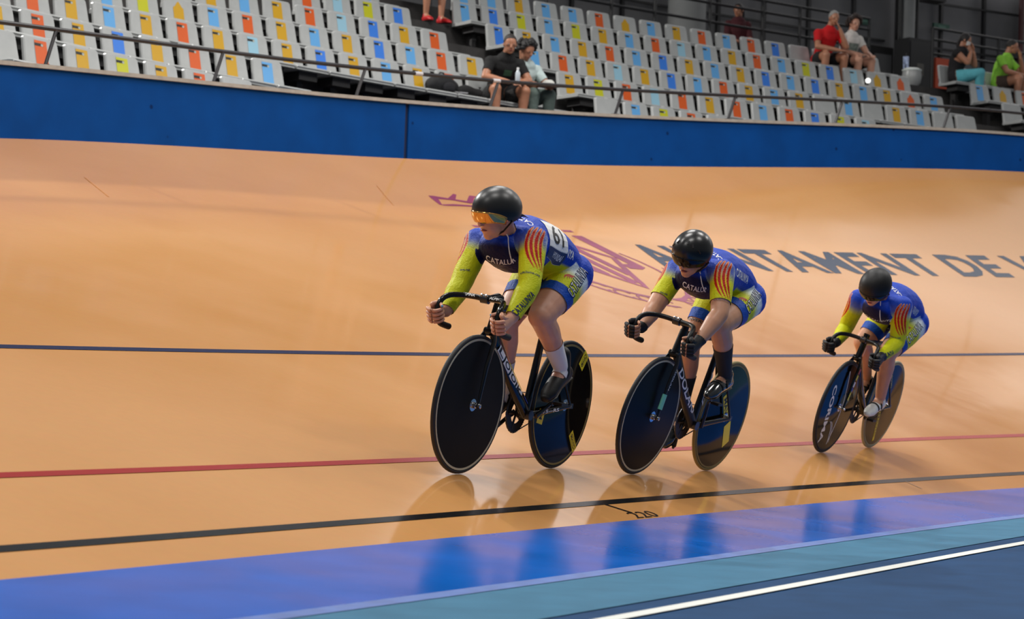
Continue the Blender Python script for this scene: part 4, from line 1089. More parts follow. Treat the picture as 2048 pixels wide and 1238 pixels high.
# ------------------------------------------------------------------ riders
SKIN_A = skin_mat('skin_light', (206, 150, 122)); SKIN_B = skin_mat('skin_tan', (198, 144, 112))
LBLUE, LWHITE, LYEL, LNAVY, LRED, LROY = lin((12, 60, 174)), lin((214, 224, 226)), lin((200, 204, 24)), lin((18, 16, 56)), lin((176, 18, 14)), lin((12, 70, 164))
def mixc(a, b, t): t = np.clip(t, 0, 1)[:, None]; return np.array(a) * (1 - t) + np.array(b) * t if np.ndim(a) == 1 else a * (1 - t) + np.array(b) * t
def sst(x, a, b): t = np.clip((x - a) / (b - a), 0, 1); return t * t * (3 - 2 * t)
def suit_colour(h, V, sleeve_long=True):
    J = h.J; idx, T = h.classify(V); nm = np.array([b[0] for b in h.B])[idx]
    n = len(V); C = np.tile(np.array(LBLUE), (n, 1))
    L = np.linalg.norm(J['shC'] - J['pel']); tt = (V - J['pel']) @ h.ax / L; cen = J['pel'] + tt[:, None] * L * h.ax
    dz = (V - cen) @ h.dors; ly = (V - cen) @ h.lat
    tor = np.isin(nm, ('torso', 'neck', 'head'))
    # chest graphic: dark navy on the front, yellow belly and flanks
    C[tor] = mixc(C[tor], np.array(LNAVY), sst(-dz[tor], .02, .06) * sst(tt[tor], .42, .58) * (1 - sst(np.abs(ly[tor]), .105, .125)))
    fl = sst(-dz, -.005, .012) * sst(.50 - tt + .5 * np.abs(ly), .0, .02) * sst(tt, .05, .10)
    C[tor] = mixc(C[tor], np.array(LYEL), fl[tor])
    for sd in 'LR':
        sg = 1 if sd == 'L' else -1
        sh, el, wr = J['sh' + sd], J['el' + sd], J['wr' + sd]; ax = unit(el - sh); a = (V - sh) @ ax
        arm = np.isin(nm, ('ua' + sd, 'fa' + sd, 'hand' + sd)); near = tor & (np.linalg.norm(V - sh, axis=1) < .10)
        for m_ in (arm, near):
            aa = np.where(np.isin(nm, ('fa' + sd, 'hand' + sd)), .3, a)[m_]
            eo_ = unit(h.lat * sg - ax * (h.lat * sg).dot(ax)); back_ = (V[m_] - sh) @ v3((-1, 0, 0)); wfac = sst(back_, -.03, .03) * .9 + .1
            c = mixc(C[m_] * 0 + np.array(LBLUE), np.array(LWHITE), sst(aa, -.035, .035) * wfac); c = mixc(c, np.array(LYEL), sst(aa, .02, .10))
            C[m_] = c
        # curved stripes on the outer shoulder
        eo = unit(h.lat * sg - ax * (h.lat * sg).dot(ax)); ef = np.cross(ax, eo) * sg
        if ef.dot([1, 0, 0]) < 0: ef = -ef
        rel = V - sh - ax * a[:, None]; ph = np.arctan2(rel @ ef, rel @ eo)
        m_ = (arm | near) & (a > -.035) & (a < .195) & (nm != 'fa' + sd)
        u = (a[m_] - .08) / .115
        off = ph[m_] - (.95 if sd == 'L' else .30)
        hit = np.zeros(m_.sum(), bool); bg = np.zeros(m_.sum(), bool)
        for k in range(4):
            bow = (.62 - .04 * k) * (1 - u * u) - .16 * u
            d = off - (.62 - k * .33) - bow + .42; w_ = .118 * np.clip(1 - u * u, 0, 1) ** .6; hit |= np.abs(d) < w_; bg |= np.abs(d) < w_ + .06
        cc = C[m_]; cc[bg] = cc[bg] * .25 + np.array(lin((226, 170, 20))) * .75; cc[hit] = LRED; C[m_] = cc
        # thigh
        hp, kn = J['hip' + sd], J['kn' + sd]; m_ = nm == 'th' + sd; ax = unit(kn - hp); t = T[m_]
        side = (V[m_] - hp) @ (h.lat * sg)
        c = mixc(np.tile(np.array(LBLUE), (m_.sum(), 1)), np.array(LWHITE), sst(t, .02, .16)); c = mixc(c, np.array(LYEL), sst(t, .18, .38))
        c = mixc(c, np.array(lin((22, 30, 92))), sst(-side, .050, .064))
        c[t > h.hem - .155] = LROY
        C[m_] = c
    return C
M_SUIT = vcol_mat('skinsuit_print', .5, .25, 120)
def make_helmet(h, parent, mt, visor_mt, vents=False, tail=0.0, scale=1.0, tilt=0.0, visor_drop=.36):
    f, u = h.hf, h.hu
    if tilt:
        c_, s_ = math.cos(tilt), math.sin(tilt); f, u = f * c_ + u * s_, u * c_ - f * s_
    c = h.J['head'] + u * .022 - f * .004; a, b, d = .128 * scale, .107 * scale, .112 * scale
    hm = empty('helmet'); hm.parent = parent
    def pt(th, ph, k=1.0):
        r = np.array([math.sin(th) * math.cos(ph), math.sin(th) * math.sin(ph), math.cos(th)])
        x = a * r[0] * (1 + tail * max(0, -r[0])); return c + (f * x + h.hl * b * r[1] + u * d * r[2]) * k
    def rim(ph): return 1.62 + .30 * (1 - math.cos(ph)) * .5 + .28 * math.exp(-((abs(ph) - 1.7) / .5) ** 2)
    n, m = 40, 16; V, F = [], []
    for k in (1.0, .93):
        for i in range(m + 1):
            for j in range(n):
                ph = -math.pi + 2 * math.pi * j / n; V.append(pt(rim(ph) * (i / m) if i else 1e-4, ph, k))
    q = (m + 1) * n
    for s_ in (0, 1):
        for i in range(m):
            for j in range(n):
                e = (s_ * q + i * n + j, s_ * q + (i + 1) * n + j, s_ * q + (i + 1) * n + (j + 1) % n, s_ * q + i * n + (j + 1) % n); F.append(e if s_ == 0 else e[::-1])
    F += [(m * n + j, q + m * n + j, q + m * n + (j + 1) % n, m * n + (j + 1) % n) for j in range(n)]
    MB().add(V, F).build('helmet_shell', mt, hm)
    V, F = [], []; nv, mv = 25, 8
    for i in range(mv + 1):
        for j in range(nv):
            ph = (-1 + 2 * j / (nv - 1)) * 1.35; t0 = rim(ph) - .10; drop = visor_drop * (1 - .42 * (ph / 1.35) ** 2) + .10
            V.append(pt(t0 + drop * i / mv, ph, 1.022))
    F = [(i * nv + j, (i + 1) * nv + j, (i + 1) * nv + j + 1, i * nv + j + 1) for i in range(mv) for j in range(nv - 1)]
    vz = MB().add(V, F).build('visor', visor_mt, hm); vz.modifiers.new('t', 'SOLIDIFY').thickness = .003
    if vents:
        for ph, th in ((-.55, .9), (-.2, .75), (.15, .75), (.5, .9), (-.8, 1.2), (.85, 1.2)):
            p = [pt(th - .09, ph, 1.001), pt(th + .09, ph * 1.12, 1.001)]; MB().tube(p, .006, 8, b=.0035, ref=tuple(h.hl)).build('vent', M_BLACKP, hm)
    for sg in (-1, 1):
        MB().tube([c + h.hl * sg * b * .93 - u * .045 - f * .01, h.J['head'] + h.hl * sg * .062 - u * .075 + f * .012, h.J['head'] - u * .112 + f * .03], .006, 6, b=.002, ref=tuple(h.hl)).build('chin_strap', M_BLACKP, hm)
    return hm
def shoe(an, dirn, mt, sole_mt, parent, cuff=.045, name='shoe', straps=None):
    an = v3(an); d = unit(dirn); lat = v3((0, 1, 0)); up = unit(np.cross(d, lat)); up = up if up[2] > 0 else -up
    heel = an - d * .052 - up * .050; base = an - up * .052
    root = empty(name); root.parent = parent
    mb = MB(); b0 = heel
    limb(mb, [b0 + d * .012 + up * .012, an - up * .035 + d * .0, base + d * .085 + up * .018, base + d * .150 + up * .004, base + d * .185 - up * .004], [.034, .037, .042, .043, .028], [.040, .046, .040, .030, .020], ref=lat, n=18, seg=6)
    limb(mb, [an - up * .02, an + up * cuff - d * cuff * .35], [.042, .040])
    mb.build('upper', mt, root)
    s2 = MB(); limb(s2, [b0 + d * .005 - up * .022, base + d * .06 - up * .018, base + d * .14 - up * .022, base + d * .19 - up * .018], [.030, .028, .040, .026], [.008, .008, .008, .008], ref=lat, n=16, seg=5); s2.build('sole', sole_mt, root)
    if straps:
        for t in (.045, .095):
            p = base + d * t; r = .046
            MB().tube([p + lat * (.043 * math.cos(a)) + up * (.02 + .048 * math.sin(a) * (1 - t * 2.2)) for a in np.linspace(-.2, math.pi + .2, 14)], .009, 8, b=.0025, ref=tuple(d)).build('strap', straps, root)
    return root
def rider(name, label, k, J, hf, dzbar, bar, sleeve, hem, skin, vox, gloves=None, socks=None, shoes=None):
    r = empty(name, mat=BM[k]); tag(r, label, 'person', 'racing cyclists')
    dx, dz = bar
    G = v3((.140 + dx, .164, .738 + dz)); A = unit((-.45, 0, -.89))
    grip = {'L': dict(G=G, A=A, out=(.25, 1, 0)), 'R': dict(G=G * [1, -1, 1], A=A, out=(.25, -1, 0))}
    h = Human(J, hf, (0, 0, 1), vox=vox, torso=(0, 0, 1), grip=grip, girth=1.08, arms_r=1.10); h.hem = hem
    h.body(skin, r, fingers='LR' if gloves != 'full' else '')
    rules = {'torso': 'all', 'neck': .42, 'uaL': sleeve if sleeve < 1 else 'all', 'uaR': sleeve if sleeve < 1 else 'all', 'thL': hem, 'thR': hem}
    if sleeve >= 1: rules.update({'faL': .93, 'faR': .93})
    st = h.shell('skinsuit', rules, .0045, M_SUIT, r, subdiv=True, colour=suit_colour, wrinkle=.0007)
    h.sbvh = h.bvh
    return r, h
J1 = dict(pel=(-.70, -.012, 1.020), hipL=(-.722, .068, 1.012), hipR=(-.680, -.092, 1.032), shC=(-.195, -.048, 1.126), shL=(-.185, .105, 1.152), shR=(-.208, -.205, 1.098), head=(-.020, -.026, 1.246),
          elL=(-.062, .188, .936), elR=(-.062, -.182, .886), wrL=(.056, .186, .776), wrR=(.056, -.172, .752), knL=(-.432, .080, .787), knR=(-.384, -.080, .735), anL=(-.716, .100, .530), anR=(-.525, -.110, .365), toeL=(-.612, .118, .408), toeR=(-.405, -.120, .258))
J2 = dict(pel=(-.70, -.018, 1.062), hipL=(-.692, .068, 1.052), hipR=(-.708, -.104, 1.074), shC=(-.212, -.046, 1.149), shL=(-.188, .100, 1.188), shR=(-.240, -.192, 1.110), head=(-.016, -.026, 1.240),
          elL=(-.070, .204, .972), elR=(-.090, -.190, .894), wrL=(.046, .186, .812), wrR=(.044, -.168, .782), knL=(-.326, .105, .896), knR=(-.520, -.120, .720), anL=(-.606, .110, .598), anR=(-.645, -.110, .285), toeL=(-.498, .120, .492), toeR=(-.585, -.120, .172))
J3 = dict(pel=(-.690, .030, 1.030), hipL=(-.680, .115, .992), hipR=(-.700, -.055, 1.066), shC=(-.186, .002, 1.092), shL=(-.200, .152, 1.118), shR=(-.168, -.148, 1.067), head=(.004, -.004, 1.192),
          elL=(-.262, .178, .866), elR=(-.262, -.205, .838), wrL=(-.052, .172, .752), wrR=(-.050, -.168, .738), knL=(-.316, .118, .764), knR=(-.480, -.130, .760), anL=(-.498, .118, .415), anR=(-.770, -.110, .490), toeL=(-.400, .120, .312), toeR=(-.690, -.120, .372))
FOOT = {1: dict(L=(.855, 0, -.52), R=(.88, 0, -.47)), 2: dict(L=(.95, 0, -.30), R=(.80, 0, -.60)), 3: dict(L=(.97, 0, -.24), R=(.80, 0, -.60))}
for k_, J_ in ((1, J1), (2, J2), (3, J3)):
    J_['arch'] = {1: .085, 2: .080, 3: .080}[k_]
    for sd in 'LR':
        d_ = unit(FOOT[k_][sd]); u_ = unit(np.cross(d_, (0, 1, 0))); u_ = u_ if u_[2] > 0 else -u_
        J_['toe' + sd] = tuple(v3(J_['an' + sd]) + d_ * .130 - u_ * .050)
M_SOCKW = mat('sock_white', (216, 212, 210), .7, bump=.2, bscale=300); M_SOCKB = mat('sock_black', (22, 22, 24), .75)
M_SHOEB = mat('shoe_black', (15, 15, 16), .5, spec=.3); M_SHOEG = mat('shoe_patent', (34, 40, 42), .15, coat=.5); M_SHOEW = mat('shoe_white', (214, 216, 212), .35)
M_HELM = mat('helmet_black', (18, 19, 20), .36, spec=.5); M_HELM2 = mat('helmet_gloss', (14, 14, 15), .28, spec=.5); M_HELM3 = mat('helmet_matt', (18, 18, 19), .5, spec=.3)
M_GOLD = mat('visor_gold', (206, 156, 84), .10, metal=.8); M_SMOKE = mat('visor_smoke', (20, 17, 17), .16, spec=.25)
M_SUITNAVY = mat('print_navy', (26, 34, 84), .5); M_SUITBLK = mat('print_ink', (30, 34, 40), .5)

def suit_text(h, r, txt, o, u, v, w, hh, ray, mt=None, lift=.0062, **kw):
    V, F = text_norm(txt, **kw); return decal('suit_lettering', V, F, o, u, v, w, hh, ray, h.bvh, mt or M_WHITE, r, lift)
ANCH = {1: dict(chest=((-0.11, -0.09, 1.045), (-0.15, 0.1, 1.035), (0.55, 0.35, -0.65)), zip=((-0.0985, 0.0283, 1.0957), (-0.1673, 0.0305, 1.0281)), thigh=((-.552, .158, .916), (-.672, .153, 1.046), (.337, .862, .379)), fore=((.078, .208, .798), (-.020, .232, .905), (.59, .76, .27)), uarm=((-.041, .147, .987), (-.077, .223, .986), (.75, .43, .50)), rarm=((-.0455, -.185, .952), (-.069, -.149, .959), (.75, .44, .49)), low=((-.41, .104, 1.140), (-.602, .118, 1.104), (.10, .98, .0)), rth=((-.446, -.133, .891), (-.395, -.045, .892), (.78, -.18, .60)), star=(-.560, .150, 1.010)),
        2: dict(chest=((-0.13, -0.085, 1.09), (-0.17, 0.1, 1.07), (0.55, 0.4, -0.55)), zip=((-0.1155, 0.0271, 1.1105), (-0.1924, 0.0361, 1.0553)), thigh=((-.496, .167, 1.006), (-.640, .140, 1.111), (.19, .85, .50)), low=((-.346, .111, 1.198), (-.533, .103, 1.165), (-.07, .98, -.15)), uarm=((-.053, .158, 1.037), (-.097, .226, 1.048), (.74, .42, .52)), rarm=((-.089, -.181, .984), (-.112, -.147, .981), (.75, .47, .47)), rth=((-.528, -.170, .856), (-.490, -.050, .870), (.94, .03, .35)), star=(-.480, .16, 1.075)),
        3: dict(chest=((-0.12, -0.05, 0.985), (-0.17, 0.13, 0.975), (0.5, 0.3, -0.75)), zip=((-0.0881, 0.0564, 1.0262), (-0.193, 0.0531, 0.9695)), thigh=((-.432, .190, .882), (-.590, .194, 1.010), (.33, .87, .38)), fore=((.035, .203, .745), (-.133, .214, .807), (.37, .89, .26)), uarm=((-.226, .129, .902), (-.211, .207, .910), (.95, .05, -.30)), low=((-.400, .160, 1.112), (-.530, .160, 1.080), (-.05, .95, .10)), rth=((-.476, -.122, .886), (-.521, -.031, .881), (.84, .41, .36)), star=(-.45, .185, .985))}
M_RED = mat('suit_red', (186, 26, 20), .5)
def anchor_text(h, r, txt, A, hh, mt, lift=.0062, grow=1.0, **kw):
    P0, P1, N = (v3(q) for q in A); N = unit(N); u = unit(P1 - P0); v = unit(np.cross(N, u)); V, F = text_norm(txt, **kw)
    return decal('suit_lettering', V, F, (P0 + P1) / 2, u, v, np.linalg.norm(P1 - P0) * grow, hh, -N, h.bvh, mt, r, lift)
def dress(h, r, k):
    J = h.J; A = ANCH[k]
    anchor_text(h, r, 'CATALUNYA', A['thigh'], .058, M_SUITNAVY, .0062, 1.02, bold=.045)
    anchor_text(h, r, 'CATALUNYA', A['thigh'], .050, M_WHITE, .0078, bold=-.012)
    anchor_text(h, r, 'ciclisme.cat', A['uarm'], .013, M_SUITNAVY, bold=.012)
    if 'rarm' in A: anchor_text(h, r, 'me.cat', A['rarm'], .012, M_SUITNAVY, bold=.012)
    if 'fore' in A: anchor_text(h, r, 'CATALUNYA', A['fore'], .030, M_SUITNAVY, bold=.02)
    anchor_text(h, r, 'CATALUNYA', A['low'], .040, M_WHITE, bold=.02)
    anchor_text(h, r, 'INVERSE', A['rth'], .015, M_SUITBLK, bold=.03)
    # small curved stripes on the thigh
    P0, P1, N = (v3(q) for q in A['thigh']); N = unit(N); u = unit(P1 - P0); v = unit(np.cross(N, u))
    for i in range(4):
        n_ = 9; V = []; F = [(q, q + 1, n_ + q + 1, n_ + q) for q in range(n_ - 1)]
        for sgn in (-1, 1):
            for q in range(n_):
                x = q / (n_ - 1); V.append((x, .5 + .55 * math.sin(math.pi * x) + sgn * .20 * math.sin(math.pi * x)))
        decal('suit_stripe', V, F, v3(A['star']) + N * .02 - v * (.009 * i) + u * .004 * i, -u * .55 + v * .2 + v3((.5, 0, -.2)), v, .046 - .005 * i, .016, -N, h.bvh, M_RED, r, .0064)
    L = np.linalg.norm(J['shC'] - J['pel'])
    anchor_text(h, r, 'CATALUNYA', A['chest'], .036, M_WHITE, .0062, bold=.012)
    Z0, Z1 = (v3(q) for q in A['zip']); ray = -unit(A['chest'][2]); zp = []
    for t in np.linspace(-.55, .85, 12):
        hit = h.bvh.ray_cast(Vector(Z0 + (Z1 - Z0) * t - ray * .25), Vector(ray), .5)
        if hit[0] is not None: zp.append(np.array(hit[0]) - ray * .0055)
    if len(zp) > 2: MB().tube(zp, .0030, 6).build('zip', M_WHITE, r)
    suit_text(h, r, 'CATALUNYA', J['pel'] + h.ax * L * .94 + h.dors * .10, -h.lat, h.ax, .20, .034, -h.dors, M_WHITE, bold=.01)
# --- rider 1
r1, h1 = rider('person', 'leading cyclist in long-sleeved blue and yellow skinsuit, gold visor and white sock', 1, J1, (.91, -.30, -.34), 0, (0, 0), 1.0, .66, SKIN_A, .006)
h1.face(r1, eyes=False); make_helmet(h1, r1, M_HELM, M_GOLD, tail=.06, tilt=.10, visor_drop=.42)
dress(h1, r1, 1)
for sd in 'LR':
    h1.shell('sock', {'sn' + sd: (.54, 9), 'foot' + sd: .3}, .0035, M_SOCKW, r1)
    shoe(J1['an' + sd], FOOT[1][sd], M_SHOEB, M_CARBM, r1, cuff=.075)
# race number on the left flank of the back
o = v3((-.442, .11, 1.168)); nb_ = unit((-.05, .93, .34)); rayb = -nb_; ub = unit((-.985, -.05, -.14)); vb = unit(np.cross(nb_, ub))
V, F = grid_art(); bib = decal('race_number', V, F, o, ub, vb, .205, .180, rayb, h1.bvh, M_WHITE, r1, .0075)
if bib:
    V, F = text_norm('61', bold=.01); decal('number_print', V, F, o + vb * .026, ub, vb, .125, .092, rayb, h1.bvh, M_BLACKP, bib, .0090)
    V, F = grid_art(8, 3); decal('number_strip', V, F, o - vb * .066, ub, vb, .205, .046, rayb, h1.bvh, mat('strip_blue', (24, 44, 92), .5), bib, .0086)
    V, F = text_norm('HYUNDAI', bold=.02); decal('strip_print', V, F, o - vb * .066 + ub * .02, ub, vb, .12, .022, rayb, h1.bvh, M_WHITE, bib, .0096)
# dark hair end under the helmet
hh = MB()
for i in range(9):
    b = h1.J['head'] - h1.hf * .105 - h1.hu * (.02 + .004 * i) + h1.hl * (.05 - .012 * i); hh.tube([b, b - h1.hf * .03 + h1.hl * .006 * (i - 4) * .6 - h1.hu * .012, b - h1.hf * .05 + h1.hu * (.008 * ((i % 3) - 1)) - h1.hu * .02], [.007, .005, .001], 6)
hh.build('hair', mat('hair_dark', (38, 27, 22), .5), r1)
nl = MB()
for sd in 'LR':
    for pts, rr in h1.fing[sd]: 
        p = np.array(pts[-1]); q = np.array(pts[-2]); nl.sphere(p + unit(p - q) * .003 + unit(p - np.array(pts[0])) * .002, .0058, 8)
nl.build('nails', mat('nail_blue', (70, 170, 220), .25), r1)
# --- rider 2
r2, h2 = rider('person', 'second cyclist in short-sleeved blue and yellow skinsuit with black mitts and socks', 2, J2, (.86, .02, -.52), 0, (-.015, .03), .74, .66, SKIN_B, .0066)
h2.face(r2, eyes=False); make_helmet(h2, r2, M_HELM2, M_SMOKE, vents=True, tilt=.10, visor_drop=.46)
dress(h2, r2, 2)
for sd in 'LR':
    g_ = h2.finger_mb(sd, .0022, 3); h2.shell('mitt', {'fa' + sd: (.93, 9), 'hand' + sd: 'all'}, .0035, mat('mitt_black', (22, 22, 24), .7), r2, extra=g_)
    h2.shell('sock', {'sn' + sd: (.42, 9), 'foot' + sd: .3}, .0035, M_SOCKB, r2)
    sh_ = shoe(J2['an' + sd], FOOT[2][sd], M_SHOEG, M_CARBM, r2, cuff=.02, straps=M_SHOEB)
nl = MB()
for sd in 'LR':
    for pts, rr in h2.fing[sd]:
        p = np.array(pts[-1]); q = np.array(pts[-2]); nl.sphere(p + unit(p - q) * .003, .0055, 8)
nl.build('nails', mat('nail_red', (176, 36, 44), .25), r2)
# --- rider 3
r3, h3 = rider('person', 'last cyclist, head bowed, long-sleeved skinsuit, black gloves and white shoes', 3, J3, (.72, .0, -.70), 0, (-.10, -.02), 1.0, .80, SKIN_B, .0072, gloves='full')
h3.face(r3, eyes=False); make_helmet(h3, r3, M_HELM3, M_SMOKE, tail=.05, tilt=.05, visor_drop=.34)
dress(h3, r3, 3)
for sd in 'LR':
    g_ = h3.finger_mb(sd, .0022); h3.shell('glove', {'fa' + sd: (.90, 9), 'hand' + sd: 'all'}, .0045, mat('glove_black', (20, 20, 22), .6), r3, extra=g_)
    shoe(J3['an' + sd], FOOT[3][sd], M_SHOEW if sd == 'L' else M_SHOEB, M_SHOEB, r3, cuff=.0, straps=M_SHOEB)

# ------------------------------------------------------------------ spectators
def hair(h, parent, rgb, style='short', name='hair'):
    m_ = mat('hair_%d_%d' % (rgb[0], rgb[2]), rgb, .55, noise=.3, nscale=40, bump=.4, bscale=120)
    c = h.J['head'] + h.hu * .022; n, m = 28, 10; V, F = [], []
    grow = {'short': 1.05, 'grey': 1.06, 'thick': 1.20, 'curly': 1.30, 'long': 1.08}[style]
    for i in range(m + 1):
        for j in range(n):
            ph = -math.pi + 2 * math.pi * j / n
            e = (.95 + .95 * sst(np.array([abs(ph)]), .5, 1.9)[0]) if style != 'long' else (1.0 + 1.1 * sst(np.array([abs(ph)]), .5, 1.3)[0])
            th = max(e * i / m, 1e-4); r = np.array([math.sin(th) * math.cos(ph) * .098, math.sin(th) * math.sin(ph) * .078, math.cos(th) * .10]) * grow
            V.append(c - h.hf * .006 + h.hf * r[0] + h.hl * r[1] + h.hu * r[2])
    F = [(i * n + j, (i + 1) * n + j, (i + 1) * n + (j + 1) % n, i * n + (j + 1) % n) for i in range(m) for j in range(n)]
    mb = MB().add(V, F)
    if style in ('curly', 'thick'):
        rg = np.random.default_rng(3); k = 90 if style == 'curly' else 50
        for _ in range(k):
            ph = rg.uniform(-math.pi, math.pi); e = .9 + 1.1 * sst(np.array([abs(ph)]), .5, 1.6)[0]; th = e * math.sqrt(rg.uniform(0, 1))
            r = np.array([math.sin(th) * math.cos(ph) * .098, math.sin(th) * math.sin(ph) * .085, math.cos(th) * .10]) * grow * 1.03
            mb.sphere(c - h.hf * .012 + h.hf * r[0] + h.hl * r[1] + h.hu * r[2], rg.uniform(.020, .034), 8)
    if style == 'long':
        b = h.J['head'] - h.hf * .07
        limb(mb, [b + h.hu * .02, b - h.hu * .10 - h.hf * .02, b - v3((0, 0, .26)) - h.hf * .01], [.075, .07, .045], [.035, .035, .02], ref=h.hl, n=14)
    o = mb.build(name, m_, parent); return o
def spectator(label, k, arc, J, hf, skin, shirt, sleeve, legs_mat, leg_end, hairs, turn=0.0, dz=0.0, shoes=None, girth=1.12, group='spectators in the stand', off=0.0, female=False):
    xy, th, _ = row_xy(k, arc); th = float(th)
    M = Matrix.Translation((xy[0], xy[1], row_z(k) + PAN_DZ + .012 + dz)) @ Matrix.Rotation(-th + turn, 4, 'Z')
    r = empty('person', mat=M); tag(r, label, 'person', group)
    J = dict(J)
    for sd in 'LR':
        if 'toe' + sd not in J: J['toe' + sd] = tuple(v3(J['an' + sd]) + v3((.13, .02 if sd == 'L' else -.02, -.045)))
    h = Human(J, hf, (0, 0, 1), vox=.011, girth=girth, torso=(-1, 0, 1), female=female)
    h.body(skin, r); h.face(r)
    h.shell('shirt', {'torso': 'all', 'neck': .25, 'uaL': sleeve, 'uaR': sleeve}, .009, shirt, r)
    rules = {'thL': leg_end if leg_end < 1 else 'all', 'thR': leg_end if leg_end < 1 else 'all'}
    if leg_end >= 1: rules.update({'snL': leg_end - 1, 'snR': leg_end - 1})
    h.shell('trousers' if leg_end >= 1 else 'shorts', rules, .012, legs_mat, r)
    hair(h, r, *hairs)
    for sd in 'LR': shoe(J['an' + sd], tuple(v3(J['toe' + sd]) - v3(J['an' + sd]) + v3((0, 0, .035))), shoes or M_SHOEB, M_SHOEB, r, cuff=.01)
    return r, h
SK1 = skin_mat('skin_spectator_tan', (176, 122, 94)); SK2 = skin_mat('skin_spectator_pale', (196, 146, 122))
CL = lambda n, c: mat('cloth_' + n, c, .85, noise=.12, nscale=10, bump=.4, bscale=25)
SEAT_LEGS = dict(hipL=(.13, .09, .10), hipR=(.13, -.09, .10), pel=(.13, 0, .10))
# man in black
rs, hs = spectator('man in black T-shirt and shorts leaning forward on the front bench', 3, -1.00, dict(SEAT_LEGS, shC=(.32, 0, .50), shL=(.32, .19, .47), shR=(.31, -.19, .47), head=(.455, .0, .685), elL=(.42, .28, .27), elR=(.40, -.29, .27), wrL=(.60, .09, .21), wrR=(.60, -.05, .20), knL=(.53, .19, .12), knR=(.53, -.19, .12), anL=(.47, .17, -.335), anR=(.50, -.17, -.335)),
    (.93, -.22, -.28), SK1, CL('black', (14, 14, 15)), .62, CL('black2', (17, 16, 18)), .80, ((40, 34, 30), 'short'), turn=-.32)
V, F = grid_art(6, 5); hs.bvh and decal('shirt_print', V, F, hs.J['shC'] + v3((.10, .01, -.16)), (0, 1, 0), (0, 0, 1), .10, .07, (-1, 0, .2), hs.bvh, mat('print_green', (52, 84, 62), .8), rs, .014)
bt = empty('water_bottle', rs.matrix_world @ Vector((.66, .03, .20))); tag(bt, 'small clear water bottle in the hands of the man in black', 'bottle')
MB().lathe([(.026, 0), (.03, .01), (.03, .11), (.014, .14), (.012, .15)], (0, 0, 0), (0, 0, 1), 16).build('bottle_body', mat('bottle_clear', (190, 200, 206), .15), bt); MB().lathe([(.015, .15), (.015, .175)], (0, 0, 0), (0, 0, 1), 12).build('cap', M_WHITE, bt)
# companion, bowed
rs2, hs2 = spectator('person with bushy black hair bowed beside the man in black, grey-green trousers', 3, -.70, dict(SEAT_LEGS, shC=(.27, -.05, .47), shL=(.28, .13, .45), shR=(.27, -.22, .46), head=(.37, -.12, .665), elL=(.42, .22, .24), elR=(.40, -.20, .25), wrL=(.58, .10, .22), wrR=(.58, -.06, .22), knL=(.53, .15, .13), knR=(.52, -.10, .12), anL=(.50, .16, -.335), anR=(.46, -.08, -.335)),
    (.86, .15, -.48), SK1, CL('white_teal', (188, 204, 202)), .60, CL('greygreen', (92, 106, 100)), 1.72, ((14, 12, 12), 'thick'), shoes=mat('shoe_brown', (92, 60, 46), .6))
pl_ = empty('white_hat', rs2.matrix_world @ Vector((.64, .02, .215))); tag(pl_, 'white sun hat held on the lap beside the man in black', 'hat')
MB().lathe([(.0, .075), (.05, .07), (.075, .045), (.082, .01), (.15, -.004), (.152, .0), (.085, .02)], (0, 0, 0), (0, 0, 1), 24).build('brim_and_crown', mat('hat_white', (206, 206, 200), .8), pl_); MB().lathe([(.0835, .008), (.0825, .028)], (0, 0, 0), (0, 0, 1), 24).build('hat_band', mat('band_grey', (150, 150, 148), .8), pl_)
# man in red
spectator('grey-haired man in red polo shirt with hand at his mouth, top row', 8, 8.17, dict(SEAT_LEGS, shC=(.30, 0, .53), shL=(.31, .18, .51), shR=(.29, -.19, .50), head=(.40, .03, .755), elL=(.50, .22, .29), elR=(.42, -.27, .26), wrL=(.52, .08, .56), wrR=(.60, .04, .20), knL=(.54, .17, .12), knR=(.53, -.17, .12), anL=(.48, .16, -.335), anR=(.48, -.16, -.335), hdL=(-.25, -.35, .9)),
    (.96, -.05, -.22), SK1, CL('red', (196, 8, 16)), .66, CL('dark', (20, 18, 20)), .72, ((150, 148, 144), 'grey'), turn=-.18)
# curly woman
rs3, hs3 = spectator('woman with dark curly hair and white printed T-shirt beside the man in red', 8, 8.70, dict(SEAT_LEGS, shC=(.20, 0, .53), shL=(.20, .165, .51), shR=(.20, -.165, .51), head=(.25, .03, .755), elL=(.34, .24, .26), elR=(.32, -.20, .26), wrL=(.56, .16, .20), wrR=(.54, -.02, .20), knL=(.54, .19, .12), knR=(.53, -.05, .12), anL=(.50, .20, -.335), anR=(.48, -.06, -.335)),
    (.95, -.05, -.15), SK2, CL('white', (206, 202, 196)), .50, CL('dark3', (18, 17, 19)), .70, ((44, 30, 24), 'curly'), shoes=mat('shoe_pink', (214, 88, 110), .6), female=True, turn=-.12)
V, F = grid_art(6, 5); decal('shirt_print', V, F, hs3.J['shC'] + v3((.10, .0, -.18)), (0, 1, 0), (0, 0, 1), .17, .15, (-1, 0, .1), hs3.bvh, mat('print_sage', (120, 132, 124), .8, noise=.5, nscale=30), rs3, .014)
